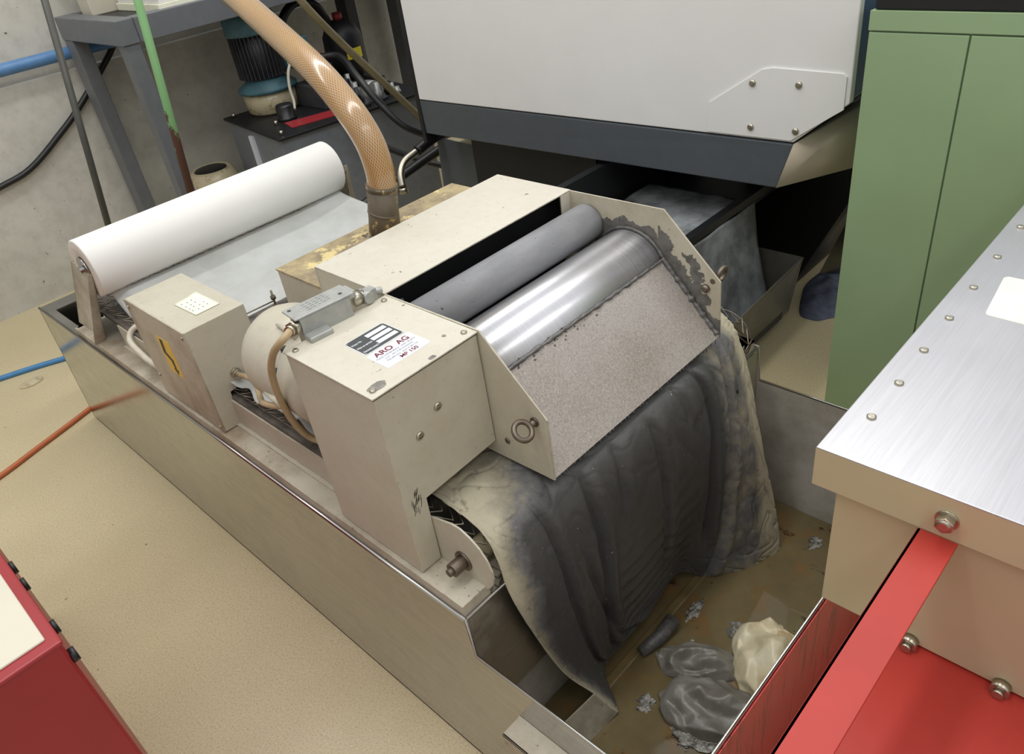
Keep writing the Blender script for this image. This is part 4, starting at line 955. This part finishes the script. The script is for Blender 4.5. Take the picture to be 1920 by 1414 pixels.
def band(a0, a1, z0, z1, r, n=8):
    vs = [(ac[0]+r*math.cos(a0+(a1-a0)*k/n), ac[1]+r*math.sin(a0+(a1-a0)*k/n), z) for z in (z0, z1) for k in range(n+1)]
    return MB().add(vs, [(k, k+1, k+n+2, k+n+1) for k in range(n)])
link('yellow_label', band(-.55, .30, .755, .805, .1035), 'yellow_b', hy)
m = MB()
for k in range(3): m.add([(ac[0]+.1042*math.cos(a), ac[1]+.1042*math.sin(a), z) for (a, z) in ((-.45, .795-.012*k), (.10, .795-.012*k), (.10, .792-.012*k), (-.45, .792-.012*k))], [(0, 1, 2, 3)])
link('label_line', m, 'ink', hy)
for k in range(26):
    m = MB(); x = random.uniform(-3.6, -3.12); y = random.uniform(2.08, 2.38); r = random.uniform(.012, .035); h = random.uniform(.02, .09)
    m.lathe((x, y, .62), [(r, 0), (r, h*.5), (r*.7, h*.55), (r*.7, h)], 10); link('fitting', m, random.choice(['fin', 'fin', 'cast', 'black', 'pot']), hy)
link('valve_block', MB().box(-3.55, -3.30, 2.05, 2.22, .62, .72).box(-3.48, -3.36, 2.08, 2.18, .72, .80), 'fin', hy, bevel=.004)
link('pump_end', MB().tube([(-3.22, 2.25, .66), (-3.16, 2.25, .66)], .05, 20), 'cast', hy)
link('red_fitting', MB().tube([(-3.42, 2.11, .835), (-3.37, 2.135, .835)], .024, 16), 'cap', hy)
def hose(name, pts, r, mat, lab, cat='hose'): return tag(link(name, MB().tube(sm(pts), r, 12), mat), lab, cat)
hose('pressure_hose', [(-3.37, 2.135, .835), (-3.28, 2.18, .83), (-3.12, 2.14, .76), (-3.0, 2.14, .66), (-2.9, 2.18, .55), (-2.82, 2.28, .475), (-2.70, 2.36, .44), (-2.60, 2.36, .43)], .017, 'blackrub', 'black hydraulic hose sloping from the red fitting to the large machine')
hose('return_hose', [(-3.10, 2.02, .64), (-3.02, 1.98, .60), (-2.92, 2.02, .52), (-2.80, 2.14, .42), (-2.66, 2.24, .36), (-2.58, 2.3, .33)], .014, 'blackrub', 'black hose sagging across the side of the slate oil tank')
hose('motor_top_hose', [(-3.60, 2.10, .90), (-3.60, 2.13, 1.00), (-3.60, 2.22, 1.05), (-3.60, 2.32, 1.02), (-3.60, 2.37, .93), (-3.60, 2.40, .82)], .020, 'blackrub', 'black hose arching from teal motor to pressure vessel')
hose('drain_hose', [(-3.02, 1.84, 1.22), (-3.0, 1.90, 1.10), (-3.0, 2.02, .94), (-2.98, 2.14, .78), (-2.96, 2.26, .62), (-2.94, 2.36, .48), (-2.94, 2.42, .36), (-2.95, 2.44, .2), (-2.95, 2.44, .012)], .016, 'olive', 'olive translucent hose slanting down over the hydraulic unit')
hose('thin_line', [(-3.13, 2.52, .70), (-3.05, 2.60, .70), (-2.98, 2.60, .62), (-2.95, 2.58, .50), (-2.94, 2.55, .35)], .008, 'blackrub', 'thin black line hanging in a loop right of the oil tank')
tag(link('steel_elbow_hose', MB().tube(sm([(-2.545, 1.84, .44), (-2.565, 1.86, .49), (-2.575, 1.90, .525), (-2.57, 1.97, .545)]), .016, 14).tube([(-2.545, 1.84, .415), (-2.545, 1.84, .44)], .021, 6), 'zinc'), 'bent steel hose fitting just behind the pipe stub', 'fitting')
hose('machine_hose', [(-2.57, 1.97, .545), (-2.57, 2.05, .565), (-2.56, 2.15, .585), (-2.55, 2.28, .60)], .022, 'blackrub', 'thick black hose from the bent steel fitting under the large machine')
hose('lower_hose', [(-2.72, 1.72, .36), (-2.70, 1.86, .40), (-2.68, 2.02, .44), (-2.66, 2.2, .48)], .020, 'blackrub', 'black hose below the bent steel fitting leading under the machine')
tag(link('cable_tray_post', MB().box(-3.80, -3.71, 2.575, 2.64, 0, 1.12), 'fin', bevel=.003), 'black square post above the pressure vessel', 'post')
tag(link('hanging_cable', MB().tube(sm([(-3.0, 2.6, 1.25), (-2.85, 2.62, 1.0), (-2.62, 2.52, .85), (-2.56, 2.5, .7)]), .011, 10), 'blackrub'), 'black cable slanting down at the left edge of the large machine', 'cable')
for o in list(bpy.data.objects):
    if '_o' in o: del o['_o']
